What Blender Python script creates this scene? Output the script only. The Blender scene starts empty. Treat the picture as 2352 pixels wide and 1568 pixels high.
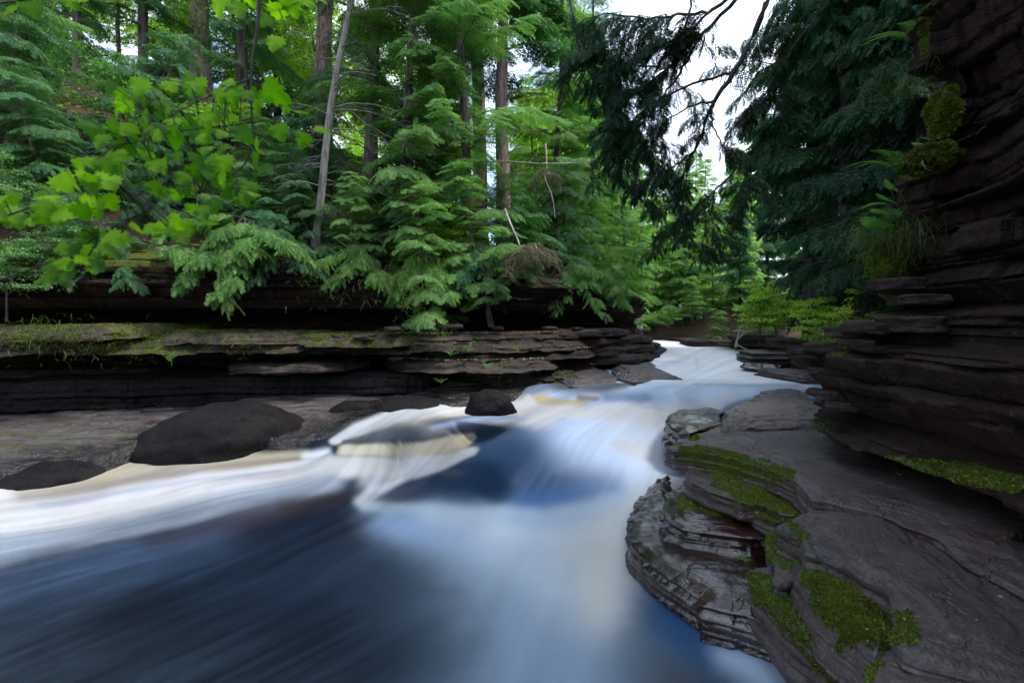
import bpy, math, random
import numpy as np
from mathutils import Vector
R = math.radians
scene = bpy.context.scene
COL = scene.collection
# ------------------------------------------------------------------ camera, sky, sun, exposure
CZ = 2.0; F = 17 / 36 * 2352          # eye height, focal length in photo pixels (2352 wide)
cd = bpy.data.cameras.new("camera"); cam = bpy.data.objects.new("camera", cd); COL.objects.link(cam)
cam.location = (0, 0, CZ); cam.rotation_euler = (R(90), 0, 0)
cd.lens = 17; cd.sensor_width = 36; cd.shift_y = -44 / 2352; cd.clip_start = 0.05; cd.clip_end = 2000
cd.dof.use_dof = True; cd.dof.focus_distance = 7.0; cd.dof.aperture_fstop = 3.2
scene.camera = cam
SUN_EL, SUN_AZ = R(60), R(100)
w = bpy.data.worlds.new("World"); scene.world = w; w.use_nodes = True
nt = w.node_tree; nt.nodes.clear()
out = nt.nodes.new("ShaderNodeOutputWorld"); bg = nt.nodes.new("ShaderNodeBackground")
sky = nt.nodes.new("ShaderNodeTexSky"); sky.sky_type = 'NISHITA'; sky.sun_disc = False
sky.sun_elevation = SUN_EL; sky.sun_rotation = SUN_AZ; sky.air_density = 1.0; sky.dust_density = 1.5; sky.ozone_density = 1.5
tc = nt.nodes.new("ShaderNodeTexCoord"); nz = nt.nodes.new("ShaderNodeTexNoise"); nz.inputs["Scale"].default_value = 2.2
nz.inputs["Detail"].default_value = 6
cr = nt.nodes.new("ShaderNodeValToRGB"); cr.color_ramp.elements[0].position = .42; cr.color_ramp.elements[1].position = .66
mx = nt.nodes.new("ShaderNodeMix"); mx.data_type = 'RGBA'; mx.inputs["B"].default_value = (7.6, 8.3, 9.3, 1)
nt.links.new(tc.outputs["Generated"], nz.inputs["Vector"]); nt.links.new(nz.outputs["Fac"], cr.inputs["Fac"])
nt.links.new(cr.outputs["Color"], mx.inputs["Factor"]); nt.links.new(sky.outputs["Color"], mx.inputs["A"])
nt.links.new(mx.outputs["Result"], bg.inputs["Color"]); bg.inputs["Strength"].default_value = 0.15
nt.links.new(bg.outputs["Background"], out.inputs["Surface"])
sl = bpy.data.lights.new("sun", 'SUN'); sl.energy = 2.0; sl.angle = R(14); sl.color = (1, .96, .9)
so = bpy.data.objects.new("sun", sl); COL.objects.link(so)
_d = Vector((math.sin(SUN_AZ) * math.cos(SUN_EL), math.cos(SUN_AZ) * math.cos(SUN_EL), math.sin(SUN_EL)))
so.rotation_euler = _d.to_track_quat('Z', 'Y').to_euler()
scene.view_settings.view_transform = 'Standard'; scene.view_settings.look = 'None'
scene.view_settings.gamma = 1; scene.view_settings.exposure = 1.4
scene.cycles.max_bounces = 6; scene.cycles.diffuse_bounces = 3; scene.cycles.transmission_bounces = 4
scene.cycles.use_denoising = True

# ------------------------------------------------------------------ helpers
def W(px, py, z):
    """photo pixel on the horizontal plane z -> world"""
    y = F * (CZ - z) / (py - 740.0); return np.array([(px - 1176) / F * y, y, z])
def D(px, py, y):
    """photo pixel at depth y -> world"""
    return np.array([(px - 1176) / F * y, y, CZ - (py - 740.0) * y / F])
def fade(t): return t * t * (3 - 2 * t)
def hsh(i, j, k, seed):
    n = (i * 374761393 + j * 668265263 + k * 2147483647 + seed * 974711) & 0xffffffff
    n = ((n ^ (n >> 13)) * 1274126177) & 0xffffffff
    n = ((n ^ (n >> 16)) * 2246822519) & 0xffffffff
    return ((n ^ (n >> 15)) & 0xffffff) / float(0xffffff)
def vn(x, y=None, z=None, seed=0):
    """value noise in 0..1"""
    x = np.asarray(x, float); y = np.zeros_like(x) if y is None else np.broadcast_to(np.asarray(y, float), x.shape)
    z = np.zeros_like(x) if z is None else np.broadcast_to(np.asarray(z, float), x.shape)
    xi, yi, zi = np.floor(x).astype(np.int64), np.floor(y).astype(np.int64), np.floor(z).astype(np.int64)
    fx, fy, fz = fade(x - xi), fade(y - yi), fade(z - zi)
    r = 0
    for a in (0, 1):
        for b in (0, 1):
            for c in (0, 1):
                r = r + hsh(xi + a, yi + b, zi + c, seed) * (fx if a else 1 - fx) * (fy if b else 1 - fy) * (fz if c else 1 - fz)
    return r
def fbm(x, y=None, z=None, seed=0, o=4):
    x = np.asarray(x, float); y = np.zeros_like(x) if y is None else y; z = np.zeros_like(x) if z is None else z
    s = 0; a = .5; t = 0
    for i in range(o):
        s = s + a * vn(x * 2 ** i, y * 2 ** i, z * 2 ** i, seed + i * 17); t += a; a *= .5
    return s / t
def ss(a, b, x): return fade(np.clip((x - a) / (b - a), 0, 1))

def mesh(name, V, faces, mat, parent=None, smooth=True, attr=None, col=None):
    """faces: list of (n,3)/(n,4) int arrays. attr: dict of per-vertex floats, col: per-vertex rgb"""
    me = bpy.data.meshes.new(name); V = np.asarray(V, np.float32)
    faces = [np.asarray(f, np.int32) for f in faces if len(f)]
    me.vertices.add(len(V)); me.vertices.foreach_set("co", V.ravel())
    li = np.concatenate([f.ravel() for f in faces]); cnt = np.concatenate([np.full(len(f), f.shape[1], np.int32) for f in faces])
    st = np.concatenate([[0], np.cumsum(cnt)[:-1]]).astype(np.int32)
    me.loops.add(len(li)); me.loops.foreach_set("vertex_index", li)
    me.polygons.add(len(cnt)); me.polygons.foreach_set("loop_start", st); me.polygons.foreach_set("loop_total", cnt)
    me.polygons.foreach_set("use_smooth", np.full(len(cnt), smooth))
    me.update(calc_edges=True)
    for k, v in (attr or {}).items():
        a = me.attributes.new(k, 'FLOAT', 'POINT'); a.data.foreach_set("value", np.asarray(v, np.float32))
    if col is not None:
        a = me.attributes.new("tint", 'FLOAT_COLOR', 'POINT')
        a.data.foreach_set("color", np.concatenate([col, np.ones((len(col), 1))], 1).astype(np.float32).ravel())
    me.materials.append(mat)
    o = bpy.data.objects.new(name, me); COL.objects.link(o)
    if parent: o.parent = parent
    return o
def tag(o, label=None, cat=None, group=None, kind=None):
    if label: o["label"] = label
    if cat: o["category"] = cat
    if group: o["group"] = group
    if kind: o["kind"] = kind
    return o
def empty(name, loc, rz=0, sc=1):
    o = bpy.data.objects.new(name, None); COL.objects.link(o); o.location = tuple(loc); o.rotation_euler = (0, 0, rz)
    o.scale = (sc, sc, sc); o.empty_display_size = .1; return o
def copy_tree(o):
    c = o.copy(); COL.objects.link(c)
    for ch in o.children:
        k = ch.copy(); COL.objects.link(k); k.parent = c
    return c

class Geo:
    def __init__(s): s.V = []; s.F3 = []; s.F4 = []; s.A = []; s.n = 0
    def add(s, V, f3=None, f4=None, a=None):
        V = np.asarray(V, float).reshape(-1, 3)
        if f3 is not None and len(f3): s.F3.append(np.asarray(f3) + s.n)
        if f4 is not None and len(f4): s.F4.append(np.asarray(f4) + s.n)
        s.V.append(V); s.A.append(np.full(len(V), .5) if a is None else np.broadcast_to(a, (len(V),))); s.n += len(V)
    def build(s, name, mat, parent=None, smooth=True):
        fs = []
        if s.F3: fs.append(np.concatenate(s.F3))
        if s.F4: fs.append(np.concatenate(s.F4))
        return mesh(name, np.concatenate(s.V), fs, mat, parent, smooth, {"v": np.concatenate(s.A)})
    def tube(s, P, rad, sides=6, a=.5, rough=0., seed=0):
        P = np.asarray(P, float); n = len(P); rad = np.broadcast_to(rad, (n,))
        T = np.gradient(P, axis=0); T /= np.linalg.norm(T, axis=1)[:, None] + 1e-9
        up = np.where(np.abs(T[:, 2:3]) > .9, np.array([[1., 0, 0]]), np.array([[0, 0, 1.]]))
        A = np.cross(T, up); A /= np.linalg.norm(A, axis=1)[:, None]; B = np.cross(T, A)
        th = np.linspace(0, 2 * np.pi, sides, endpoint=False)
        rr = rad[:, None] * np.ones((1, sides))
        if rough: rr = rr * (1 + rough * (vn(np.arange(n)[:, None] * .35 + th[None] * 0, np.cos(th)[None] * 1.7 + np.zeros((n, 1)), np.sin(th)[None] * 1.7 + np.zeros((n, 1)), seed) - .5) * 2)
        V = P[:, None] + rr[..., None] * (np.cos(th)[None, :, None] * A[:, None] + np.sin(th)[None, :, None] * B[:, None])
        i = np.arange(n - 1)[:, None] * sides; j = np.arange(sides)[None]; k = (j + 1) % sides
        q = np.stack([i + j, i + k, i + sides + k, i + sides + j], -1).reshape(-1, 4)
        s.add(V, f4=q, a=a)
    def scatter(s, tv, tf, pos, xd, nd, sc, a):
        """copies of a template: x axis along xd, z axis close to nd"""
        pos = np.asarray(pos, float); xd = np.asarray(xd, float); nd = np.asarray(nd, float)
        xd = xd / (np.linalg.norm(xd, axis=1)[:, None] + 1e-9)
        yd = np.cross(nd, xd); yd /= np.linalg.norm(yd, axis=1)[:, None] + 1e-9
        zd = np.cross(xd, yd); sc = np.asarray(sc, float)
        if sc.ndim == 1: sc = sc[:, None]
        T = tv[None] * sc[:, None, :] if sc.shape[1] == 3 else tv[None] * sc[:, :, None]
        V = pos[:, None] + T[..., 0:1] * xd[:, None] + T[..., 1:2] * yd[:, None] + T[..., 2:3] * zd[:, None]
        n, k = len(pos), len(tv)
        f = (tf[None] + (np.arange(n) * k)[:, None, None]).reshape(-1, tf.shape[1])
        av = np.repeat(np.asarray(a, float), k)
        if tf.shape[1] == 3 and len(tf) > 20: av = np.clip(av + np.repeat(np.random.default_rng(k).normal(0, .22, n * (k // 3 + 1))[:n * k // 3 + 1], 3)[:n * k], 0, 1)
        s.add(V, f3=f if tf.shape[1] == 3 else None, f4=f if tf.shape[1] == 4 else None, a=av)

def spline(P, n):
    """Catmull-Rom through P, n samples"""
    P = np.asarray(P, float); Q = np.vstack([2 * P[0] - P[1], P, 2 * P[-1] - P[-2]])
    t = np.linspace(0, len(P) - 1 - 1e-6, n); i = t.astype(int); f = (t - i)[:, None]
    a, b, c, d = Q[i], Q[i + 1], Q[i + 2], Q[i + 3]
    return .5 * ((2 * b) + (-a + c) * f + (2 * a - 5 * b + 4 * c - d) * f * f + (-a + 3 * b - 3 * c + d) * f ** 3)

# ------------------------------------------------------------------ materials
def newmat(name):
    m = bpy.data.materials.new(name); m.use_nodes = True; t = m.node_tree; t.nodes.clear()
    o = t.nodes.new("ShaderNodeOutputMaterial"); return m, t, o
def N(t, typ, **kw):
    n = t.nodes.new(typ)
    for k, v in kw.items():
        if hasattr(n, k): setattr(n, k, v)
        else: n.inputs[k.replace("_", " ")].default_value = v
    return n
def mixc(t, fac, a, b, typ='MIX'):
    m = t.nodes.new("ShaderNodeMix"); m.data_type = 'RGBA'; m.blend_type = typ
    for s, v in (("Factor", fac), ("A", a), ("B", b)):
        if hasattr(v, "is_output") or hasattr(v, "links"): t.links.new(v, m.inputs[s])
        else: m.inputs[s].default_value = v if s == "Factor" else (*v, 1)
    return m.outputs["Result"]
def mth(t, op, a, b=None, c=None, clamp=False):
    m = t.nodes.new("ShaderNodeMath"); m.operation = op; m.use_clamp = clamp
    for i, v in enumerate((a, b, c)):
        if v is None: continue
        if hasattr(v, "links"): t.links.new(v, m.inputs[i])
        else: m.inputs[i].default_value = v
    return m.outputs[0]
def ramp(t, x, a, b):
    m = t.nodes.new("ShaderNodeMapRange"); m.clamp = True; t.links.new(x, m.inputs[0])
    m.inputs[1].default_value = a; m.inputs[2].default_value = b; return m.outputs[0]
def noise(t, scale, detail=5, stretch=(1, 1, 1), rough=.6, rot=(0, 0, 0), obj=False):
    if obj: c = N(t, "ShaderNodeTexCoord").outputs["Object"]
    else: c = N(t, "ShaderNodeNewGeometry").outputs["Position"]
    mp = N(t, "ShaderNodeMapping"); t.links.new(c, mp.inputs[0]); mp.inputs["Scale"].default_value = stretch; mp.inputs["Rotation"].default_value = rot
    n = N(t, "ShaderNodeTexNoise", Scale=scale, Detail=detail, Roughness=rough); t.links.new(mp.outputs[0], n.inputs[0]); return n.outputs["Fac"]
def attr(t, name, out="Fac"):
    a = N(t, "ShaderNodeAttribute"); a.attribute_name = name; return a.outputs[out]

def rock_mat(name, ca, cb, rough=.75, wet=0., strat=9, bump=.5, red=(.13, .05, .035), redamt=.35, fleck=.0, spec=.25):
    m, t, o = newmat(name)
    n1 = noise(t, 1.3, 6); n2 = noise(t, 1.0, 8, (1.2, 1.2, strat), .65); n3 = noise(t, 26, 4, (1, 1, 2.2)); n4 = noise(t, 5, 5)
    c = mixc(t, ramp(t, n2, .36, .66), ca, cb)
    c = mixc(t, mth(t, 'MULTIPLY', ramp(t, n1, .5, .72), redamt), c, red)
    c = mixc(t, mth(t, 'MULTIPLY', ramp(t, n4, .56, .7), .5), c, tuple(x * .35 for x in ca))
    c = mixc(t, mth(t, 'MULTIPLY', ramp(t, n3, .56, .70), .35 + fleck), c, tuple(min(1, x * 1.9 + .03) for x in cb))
    c = mixc(t, mth(t, 'MULTIPLY', ramp(t, noise(t, 9, 6, (.5, 1.3, 1), .7, (0, 0, .6)), .54, .64), .75), c, tuple(x * .6 for x in red))
    c = mixc(t, mth(t, 'MULTIPLY', ramp(t, noise(t, 55, 3), .62, .7), .5), c, tuple(x * .3 for x in ca))
    # moss lies where the mesh says it grows, broken up by noise
    mo = mth(t, 'ADD', attr(t, "moss"), mth(t, 'MULTIPLY', mth(t, 'SUBTRACT', noise(t, 7, 6, rough=.7), .5), 1.3))
    mo = ramp(t, mo, .42, .62)
    mc = mixc(t, ramp(t, noise(t, 40, 3), .3, .7), (.022, .038, .005), (.085, .105, .014))
    mc = mixc(t, ramp(t, noise(t, 2.5, 3), .4, .65), mc, (.05, .05, .012))
    c = mixc(t, mo, c, mc)
    dk = N(t, 'ShaderNodeMapRange'); t.links.new(attr(t, 'damp'), dk.inputs[0]); dk.inputs[3].default_value = 1; dk.inputs[4].default_value = .25
    cv = t.nodes.new('ShaderNodeVectorMath'); cv.operation = 'SCALE'; t.links.new(c, cv.inputs[0]); t.links.new(dk.outputs[0], cv.inputs['Scale']); c = cv.outputs[0]   # soaked rock is darker
    p = N(t, "ShaderNodeBsdfPrincipled"); t.links.new(c, p.inputs["Base Color"])
    wn = mth(t, 'MULTIPLY', ramp(t, noise(t, 3.5, 5, (1, 1, 1)), .42, .58), wet)
    wn = mth(t, 'ADD', wn, mth(t, 'MULTIPLY', attr(t, 'damp'), ramp(t, noise(t, 9, 4), .4, .6)), clamp=True)
    wn = mth(t, 'MULTIPLY', wn, mth(t, 'SUBTRACT', 1, mo))
    rg = N(t, "ShaderNodeMapRange"); t.links.new(wn, rg.inputs[0]); rg.inputs[3].default_value = rough; rg.inputs[4].default_value = .10
    t.links.new(rg.outputs[0], p.inputs["Roughness"]); p.inputs["Specular IOR Level"].default_value = spec + .3 * (wet > 0)
    h = mth(t, 'ADD', mth(t, 'MULTIPLY', n2, .9), mth(t, 'ADD', mth(t, 'MULTIPLY', n3, .35), mth(t, 'MULTIPLY', noise(t, 70, 3), .25)))
    vo = N(t, "ShaderNodeTexVoronoi", Scale=1.6); vo.feature = 'DISTANCE_TO_EDGE'
    g = N(t, "ShaderNodeNewGeometry"); mp = N(t, "ShaderNodeMapping"); mp.inputs["Scale"].default_value = (.55, 1.3, 1.2)
    ad = N(t, "ShaderNodeTexNoise", Scale=2.5, Detail=4); t.links.new(g.outputs["Position"], ad.inputs[0])
    mv = t.nodes.new("ShaderNodeVectorMath"); mv.operation = 'MULTIPLY_ADD'; t.links.new(ad.outputs["Color"], mv.inputs[0]); mv.inputs[1].default_value = (.9, .9, .3); t.links.new(g.outputs["Position"], mv.inputs[2])
    t.links.new(mv.outputs[0], mp.inputs[0]); t.links.new(mp.outputs[0], vo.inputs[0])
    h = mth(t, 'ADD', h, mth(t, 'MULTIPLY', ramp(t, vo.outputs["Distance"], 0, .02), .3))
    b = N(t, "ShaderNodeBump", Strength=bump, Distance=.03); t.links.new(h, b.inputs["Height"]); t.links.new(b.outputs[0], p.inputs["Normal"])
    t.links.new(p.outputs[0], o.inputs[0]); return m
def leaf_mat(name, c0, c1, trans=.35, tcol=None, hue=.12, gloss=.015):
    m, t, o = newmat(name)
    oi = N(t, "ShaderNodeObjectInfo")
    v = mth(t, 'ADD', attr(t, "v"), mth(t, 'MULTIPLY', mth(t, 'SUBTRACT', oi.outputs["Random"], .5), .35), clamp=True)
    c = mixc(t, v, c0, c1)
    c = mixc(t, mth(t, 'MULTIPLY', ramp(t, noise(t, 1.1, 3), .35, .65), hue * 4), c, tuple(a * b for a, b in zip(c1, (.55, .8, .9))))
    d = N(t, "ShaderNodeBsdfDiffuse"); t.links.new(c, d.inputs[0])
    tr = N(t, "ShaderNodeBsdfTranslucent")
    t.links.new(mixc(t, 1.0, c, tcol or (1.3, 1.6, .7), 'MULTIPLY'), tr.inputs[0])
    a = N(t, "ShaderNodeMixShader", Fac=trans); t.links.new(d.outputs[0], a.inputs[1]); t.links.new(tr.outputs[0], a.inputs[2])
    gl = N(t, "ShaderNodeBsdfGlossy", Roughness=.45); gl.inputs["Color"].default_value = (.9, 1, 1, 1)
    b = N(t, "ShaderNodeMixShader", Fac=gloss); t.links.new(a.outputs[0], b.inputs[1]); t.links.new(gl.outputs[0], b.inputs[2])
    t.links.new(b.outputs[0], o.inputs[0]); return m
def bark_mat(name, ca, cb, sc=14):
    m, t, o = newmat(name)
    n = noise(t, sc, 6, (1, 1, .16), .7); n2 = noise(t, 3, 4)
    c = mixc(t, ramp(t, n, .38, .62), ca, cb); c = mixc(t, mth(t, 'MULTIPLY', ramp(t, n2, .5, .7), .5), c, (.09, .11, .07))
    p = N(t, "ShaderNodeBsdfPrincipled", Roughness=.9); t.links.new(c, p.inputs["Base Color"])
    b = N(t, "ShaderNodeBump", Strength=.8, Distance=.03); t.links.new(n, b.inputs["Height"]); t.links.new(b.outputs[0], p.inputs["Normal"])
    t.links.new(p.outputs[0], o.inputs[0]); return m

M = {}
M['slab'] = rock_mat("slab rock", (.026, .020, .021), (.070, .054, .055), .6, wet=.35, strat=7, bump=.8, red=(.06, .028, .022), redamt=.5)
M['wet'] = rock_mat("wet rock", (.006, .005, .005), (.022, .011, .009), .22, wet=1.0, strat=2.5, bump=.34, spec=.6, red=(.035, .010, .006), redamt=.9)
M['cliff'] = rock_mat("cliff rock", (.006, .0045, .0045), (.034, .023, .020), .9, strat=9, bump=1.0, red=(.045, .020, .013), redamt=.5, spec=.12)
M['ledge'] = rock_mat("ledge rock", (.014, .011, .0105), (.06, .05, .045), .85, strat=12, bump=.8, spec=.15, red=(.06, .025, .018))
M['shelf'] = rock_mat("shelf rock", (.024, .021, .022), (.085, .074, .074), .55, wet=.5, strat=42, bump=1.0, spec=.2, red=(.06, .03, .02))
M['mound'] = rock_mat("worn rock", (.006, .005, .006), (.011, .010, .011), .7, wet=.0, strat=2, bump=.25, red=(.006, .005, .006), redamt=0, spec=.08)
M['hem'] = leaf_mat("hemlock needles", (.018, .055, .026), (.12, .25, .10), .4)
M['hem2'] = leaf_mat("bright hemlock needles", (.05, .12, .03), (.21, .36, .10), .42)
M['far'] = leaf_mat("far light needles", (.07, .16, .03), (.34, .50, .13), .42)
M['dark'] = leaf_mat("cedar needles", (.004, .020, .010), (.035, .10, .040), .25)
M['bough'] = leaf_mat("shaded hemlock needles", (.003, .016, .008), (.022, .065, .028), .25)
M['broad'] = leaf_mat("broad leaves", (.05, .12, .04), (.16, .28, .10), .4)
M['lime'] = leaf_mat("lime leaves", (.18, .30, .03), (.48, .62, .10), .45)
M['maple'] = leaf_mat("maple leaves", (.02, .09, .004), (.27, .52, .018), .6, (1.5, 1.7, .35), .1, gloss=.01)
M['fern'] = leaf_mat("fern fronds", (.03, .09, .015), (.12, .26, .04), .45)
M['grass'] = leaf_mat("grass blades", (.04, .07, .015), (.14, .18, .05), .3)
M['moss'] = leaf_mat("moss tips", (.022, .036, .005), (.16, .19, .022), .2, gloss=.02)
M['brown'] = leaf_mat("dead twigs", (.06, .045, .025), (.2, .17, .1), .15)
M['litter'] = leaf_mat("fallen leaves", (.10, .045, .03), (.36, .22, .16), .1)
M['bark'] = bark_mat("grey brown bark", (.03, .025, .022), (.16, .125, .11))
M['greybark'] = bark_mat("lichen grey bark", (.07, .065, .06), (.26, .25, .23))
M['redbark'] = bark_mat("reddish bark", (.09, .055, .05), (.34, .23, .21))
M['darkbark'] = bark_mat("dark bark", (.012, .012, .012), (.06, .055, .05))
M['pale'] = bark_mat("bleached wood", (.2, .18, .16), (.5, .46, .42))
def soil_mat():
    m, t, o = newmat("needle litter")
    c = mixc(t, ramp(t, noise(t, 2.2, 6), .35, .65), (.022, .015, .011), (.12, .06, .042))
    c = mixc(t, ramp(t, noise(t, 1.1, 5), .5, .62), c, (.028, .045, .014))
    c = mixc(t, ramp(t, noise(t, 30, 4), .55, .7), c, (.2, .12, .09))
    p = N(t, "ShaderNodeBsdfPrincipled", Roughness=.95); t.links.new(c, p.inputs["Base Color"])
    b = N(t, "ShaderNodeBump", Strength=.9, Distance=.08); t.links.new(noise(t, 12, 6), b.inputs["Height"]); t.links.new(b.outputs[0], p.inputs["Normal"])
    t.links.new(p.outputs[0], o.inputs[0]); return m
M['soil'] = soil_mat()
def water_mat():
    m, t, o = newmat("river water")
    c = attr(t, "tint", "Color"); p = N(t, "ShaderNodeBsdfPrincipled"); t.links.new(c, p.inputs["Base Color"])
    r = N(t, "ShaderNodeMapRange"); t.links.new(attr(t, "foam"), r.inputs[0]); r.inputs[3].default_value = .34; p.inputs['Specular IOR Level'].default_value = .3; r.inputs[4].default_value = .8
    t.links.new(r.outputs[0], p.inputs["Roughness"]); p.inputs["IOR"].default_value = 1.33
    t.links.new(p.outputs[0], o.inputs[0]); return m
M['water'] = water_mat()
# ------------------------------------------------------------------ river water (structure)
def tps(pts, lam=.002):
    P = np.array([W(*p)[:2] for p in pts]); z = np.array([p[2] for p in pts])
    d = np.linalg.norm(P[:, None] - P[None], axis=2); K = np.where(d > 0, d * d * np.log(d + 1e-9), 0) + lam * np.eye(len(P))
    A = np.block([[K, np.c_[np.ones(len(P)), P]], [np.c_[np.ones(len(P)), P].T, np.zeros((3, 3))]])
    s = np.linalg.solve(A, np.r_[z, 0, 0, 0])
    def f(x, y):
        x = np.asarray(x, float); r = s[-3] + s[-2] * x + s[-1] * y
        for (a, b), k in zip(P, s[:-3]):
            q = (x - a) ** 2 + (y - b) ** 2; r = r + k * .5 * q * np.log(q + 1e-12)
        return r
    return f
WP = [(100, 1500, 0), (700, 1540, 0), (1200, 1540, 0), (1650, 1500, 0), (300, 1900, 0), (1500, 1900, 0), (-300, 1500, 0), (700, 1300, .01), (1200, 1300, .03),
      (1480, 1300, .02), (1600, 1400, 0), (1900, 1560, 0), (1460, 1180, .08), (1500, 1080, .2), (1530, 1000, .38), (830, 1150, .07), (960, 1165, .04), (1100, 1175, .03), (1280, 1175, .04), (1400, 1150, .07),
      (1080, 1012, .36), (1180, 1010, .43), (1300, 1010, .44), (1420, 1000, .42), (1180, 1080, .22), (1320, 1090, .22), (1000, 1090, .17), (1350, 955, .62), (1150, 955, .58), (1500, 955, .58),
      (1200, 906, .84), (1300, 903, .87), (1420, 902, .88), (1540, 905, .88), (1680, 905, .87), (1250, 934, .72), (1350, 938, .70), (1500, 936, .71), (1620, 940, .66),
      (1300, 880, .93), (1420, 868, .97), (1550, 870, .96), (1700, 878, .95), (1820, 885, .94), (1500, 850, 1.02), (1650, 850, 1.02), (1760, 858, 1.0),
      (1480, 826, 1.14), (1620, 812, 1.24), (1720, 812, 1.24), (1460, 804, 1.27), (1520, 797, 1.29), (1590, 792, 1.32), (1700, 792, 1.33), (1440, 792, 1.32),
      (1020, 936, .72), (930, 948, .66), (800, 985, .56), (800, 1014, .49), (920, 1008, .52), (1040, 1000, .50), (800, 1046, .29), (920, 1056, .27), (1040, 1052, .25), (700, 1052, .28),
      (600, 1082, .20), (300, 1105, .14), (0, 1128, .1), (-300, 1160, .08), (0, 1280, .03), (400, 1200, .06), (600, 1140, .1), (-300, 1300, .02)]
wz = tps(WP)
def pix(X, Y, Z): return 1176 + F * X / Y, 740 - F * (Z - CZ) / Y
# silky streaks: a line integral of noise along the current
def make_streaks():
    st = 3; gx = np.arange(-420, 2520, st); gy = np.arange(770, 1900, st); PX, PY = np.meshgrid(gx, gy)
    fl = [(1700, 800, -1, .15), (1620, 830, -1, .6), (1500, 850, -1, .15), (1700, 870, -1, .05), (1480, 885, -1, .22), (1320, 900, -1, .45), (1650, 910, -.8, .5), (1300, 940, -1, .35), (1500, 960, -.7, .8),
          (1050, 940, -1, .18), (850, 980, -1, .45), (900, 1035, -.05, 1), (600, 1080, -1, .14), (0, 1180, -1, .12), (300, 1250, -1, .22), (1300, 1050, -.45, 1), (1000, 1080, -.8, .65), (1120, 1120, -.6, .8),
          (1450, 1080, -.5, 1), (1250, 1250, -.4, .8), (800, 1250, -1, .45), (400, 1400, -1, .42), (0, 1500, -1, .4), (800, 1480, -1, .5), (1200, 1480, -.3, 1), (1480, 1350, .1, 1), (1700, 1520, .8, .5), (1850, 1560, 1, .6)]
    vx = 0; vy = 0; ws = 0
    for x, y, a, b in fl:
        k = 1 / ((PX - x) ** 2 + 2.5 * (PY - y) ** 2 + 900) ** 1.5; l = math.hypot(a, b); vx = vx + k * a / l; vy = vy + k * b / l
    l = np.hypot(vx, vy); vx /= l; vy /= l
    rng = np.random.default_rng(3); h, w_ = PX.shape
    res = []
    for blur, steps in ((1, 45), (4, 60), (14, 50)):
        n = rng.random((h // blur + 3, w_ // blur + 3)); yy, xx = np.mgrid[0:h, 0:w_] / blur
        def smp(a, y, x):
            y = np.clip(y, 0, a.shape[0] - 1.01); x = np.clip(x, 0, a.shape[1] - 1.01); i = y.astype(int); j = x.astype(int); f = y - i; g = x - j
            return a[i, j] * (1 - f) * (1 - g) + a[i + 1, j] * f * (1 - g) + a[i, j + 1] * (1 - f) * g + a[i + 1, j + 1] * f * g
        acc = smp(n, yy, xx); c = 1
        for sg in (1, -1):
            x = np.mgrid[0:h, 0:w_][1].astype(float); y = np.mgrid[0:h, 0:w_][0].astype(float)
            for k in range(steps):
                u = smp(vx, y, x); v = smp(vy, y, x); x += sg * u * 1.1; y += sg * v * 1.1
                acc = acc + smp(n, y / blur, x / blur); c += 1
        a = acc / c; a = (a - a.mean()) / a.std(); res.append(a)
    def f(px, py, k):
        y = np.clip((py - 770) / st, 0, h - 1.01); x = np.clip((px + 420) / st, 0, w_ - 1.01); i = y.astype(int); j = x.astype(int); f_ = y - i; g = x - j; a = res[k]
        return a[i, j] * (1 - f_) * (1 - g) + a[i + 1, j] * f_ * (1 - g) + a[i, j + 1] * (1 - f_) * g + a[i + 1, j + 1] * f_ * g
    return f
streak = make_streaks()
def capsule(px, py, pts, ky):
    """distance / radius to a polyline with a radius per point"""
    best = np.full(px.shape, 1e9)
    if len(pts) == 1: pts = pts * 2
    for (x0, y0, r0), (x1, y1, r1) in zip(pts[:-1], pts[1:]):
        dx, dy = x1 - x0, (y1 - y0) * ky; L = dx * dx + dy * dy + 1e-6
        t = np.clip(((px - x0) * dx + (py - y0) * ky * dy) / L, 0, 1)
        d = np.hypot(px - x0 - t * dx, (py - y0) * ky - t * dy) / (r0 + t * (r1 - r0)); best = np.minimum(best, d)
    return best
WHITE = (.385, .395, .41); PALE = (.40, .48, .60); CREAM = (.345, .315, .235); BLUE = (.10, .19, .38); MIDB = (.016, .031, .062); DEEP = (.005, .009, .020); BLACK = (.005, .006, .010); AMBER = (.020, .012, .010); SLATE = (.05, .065, .085); DUSK = (.20, .29, .42)
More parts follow.
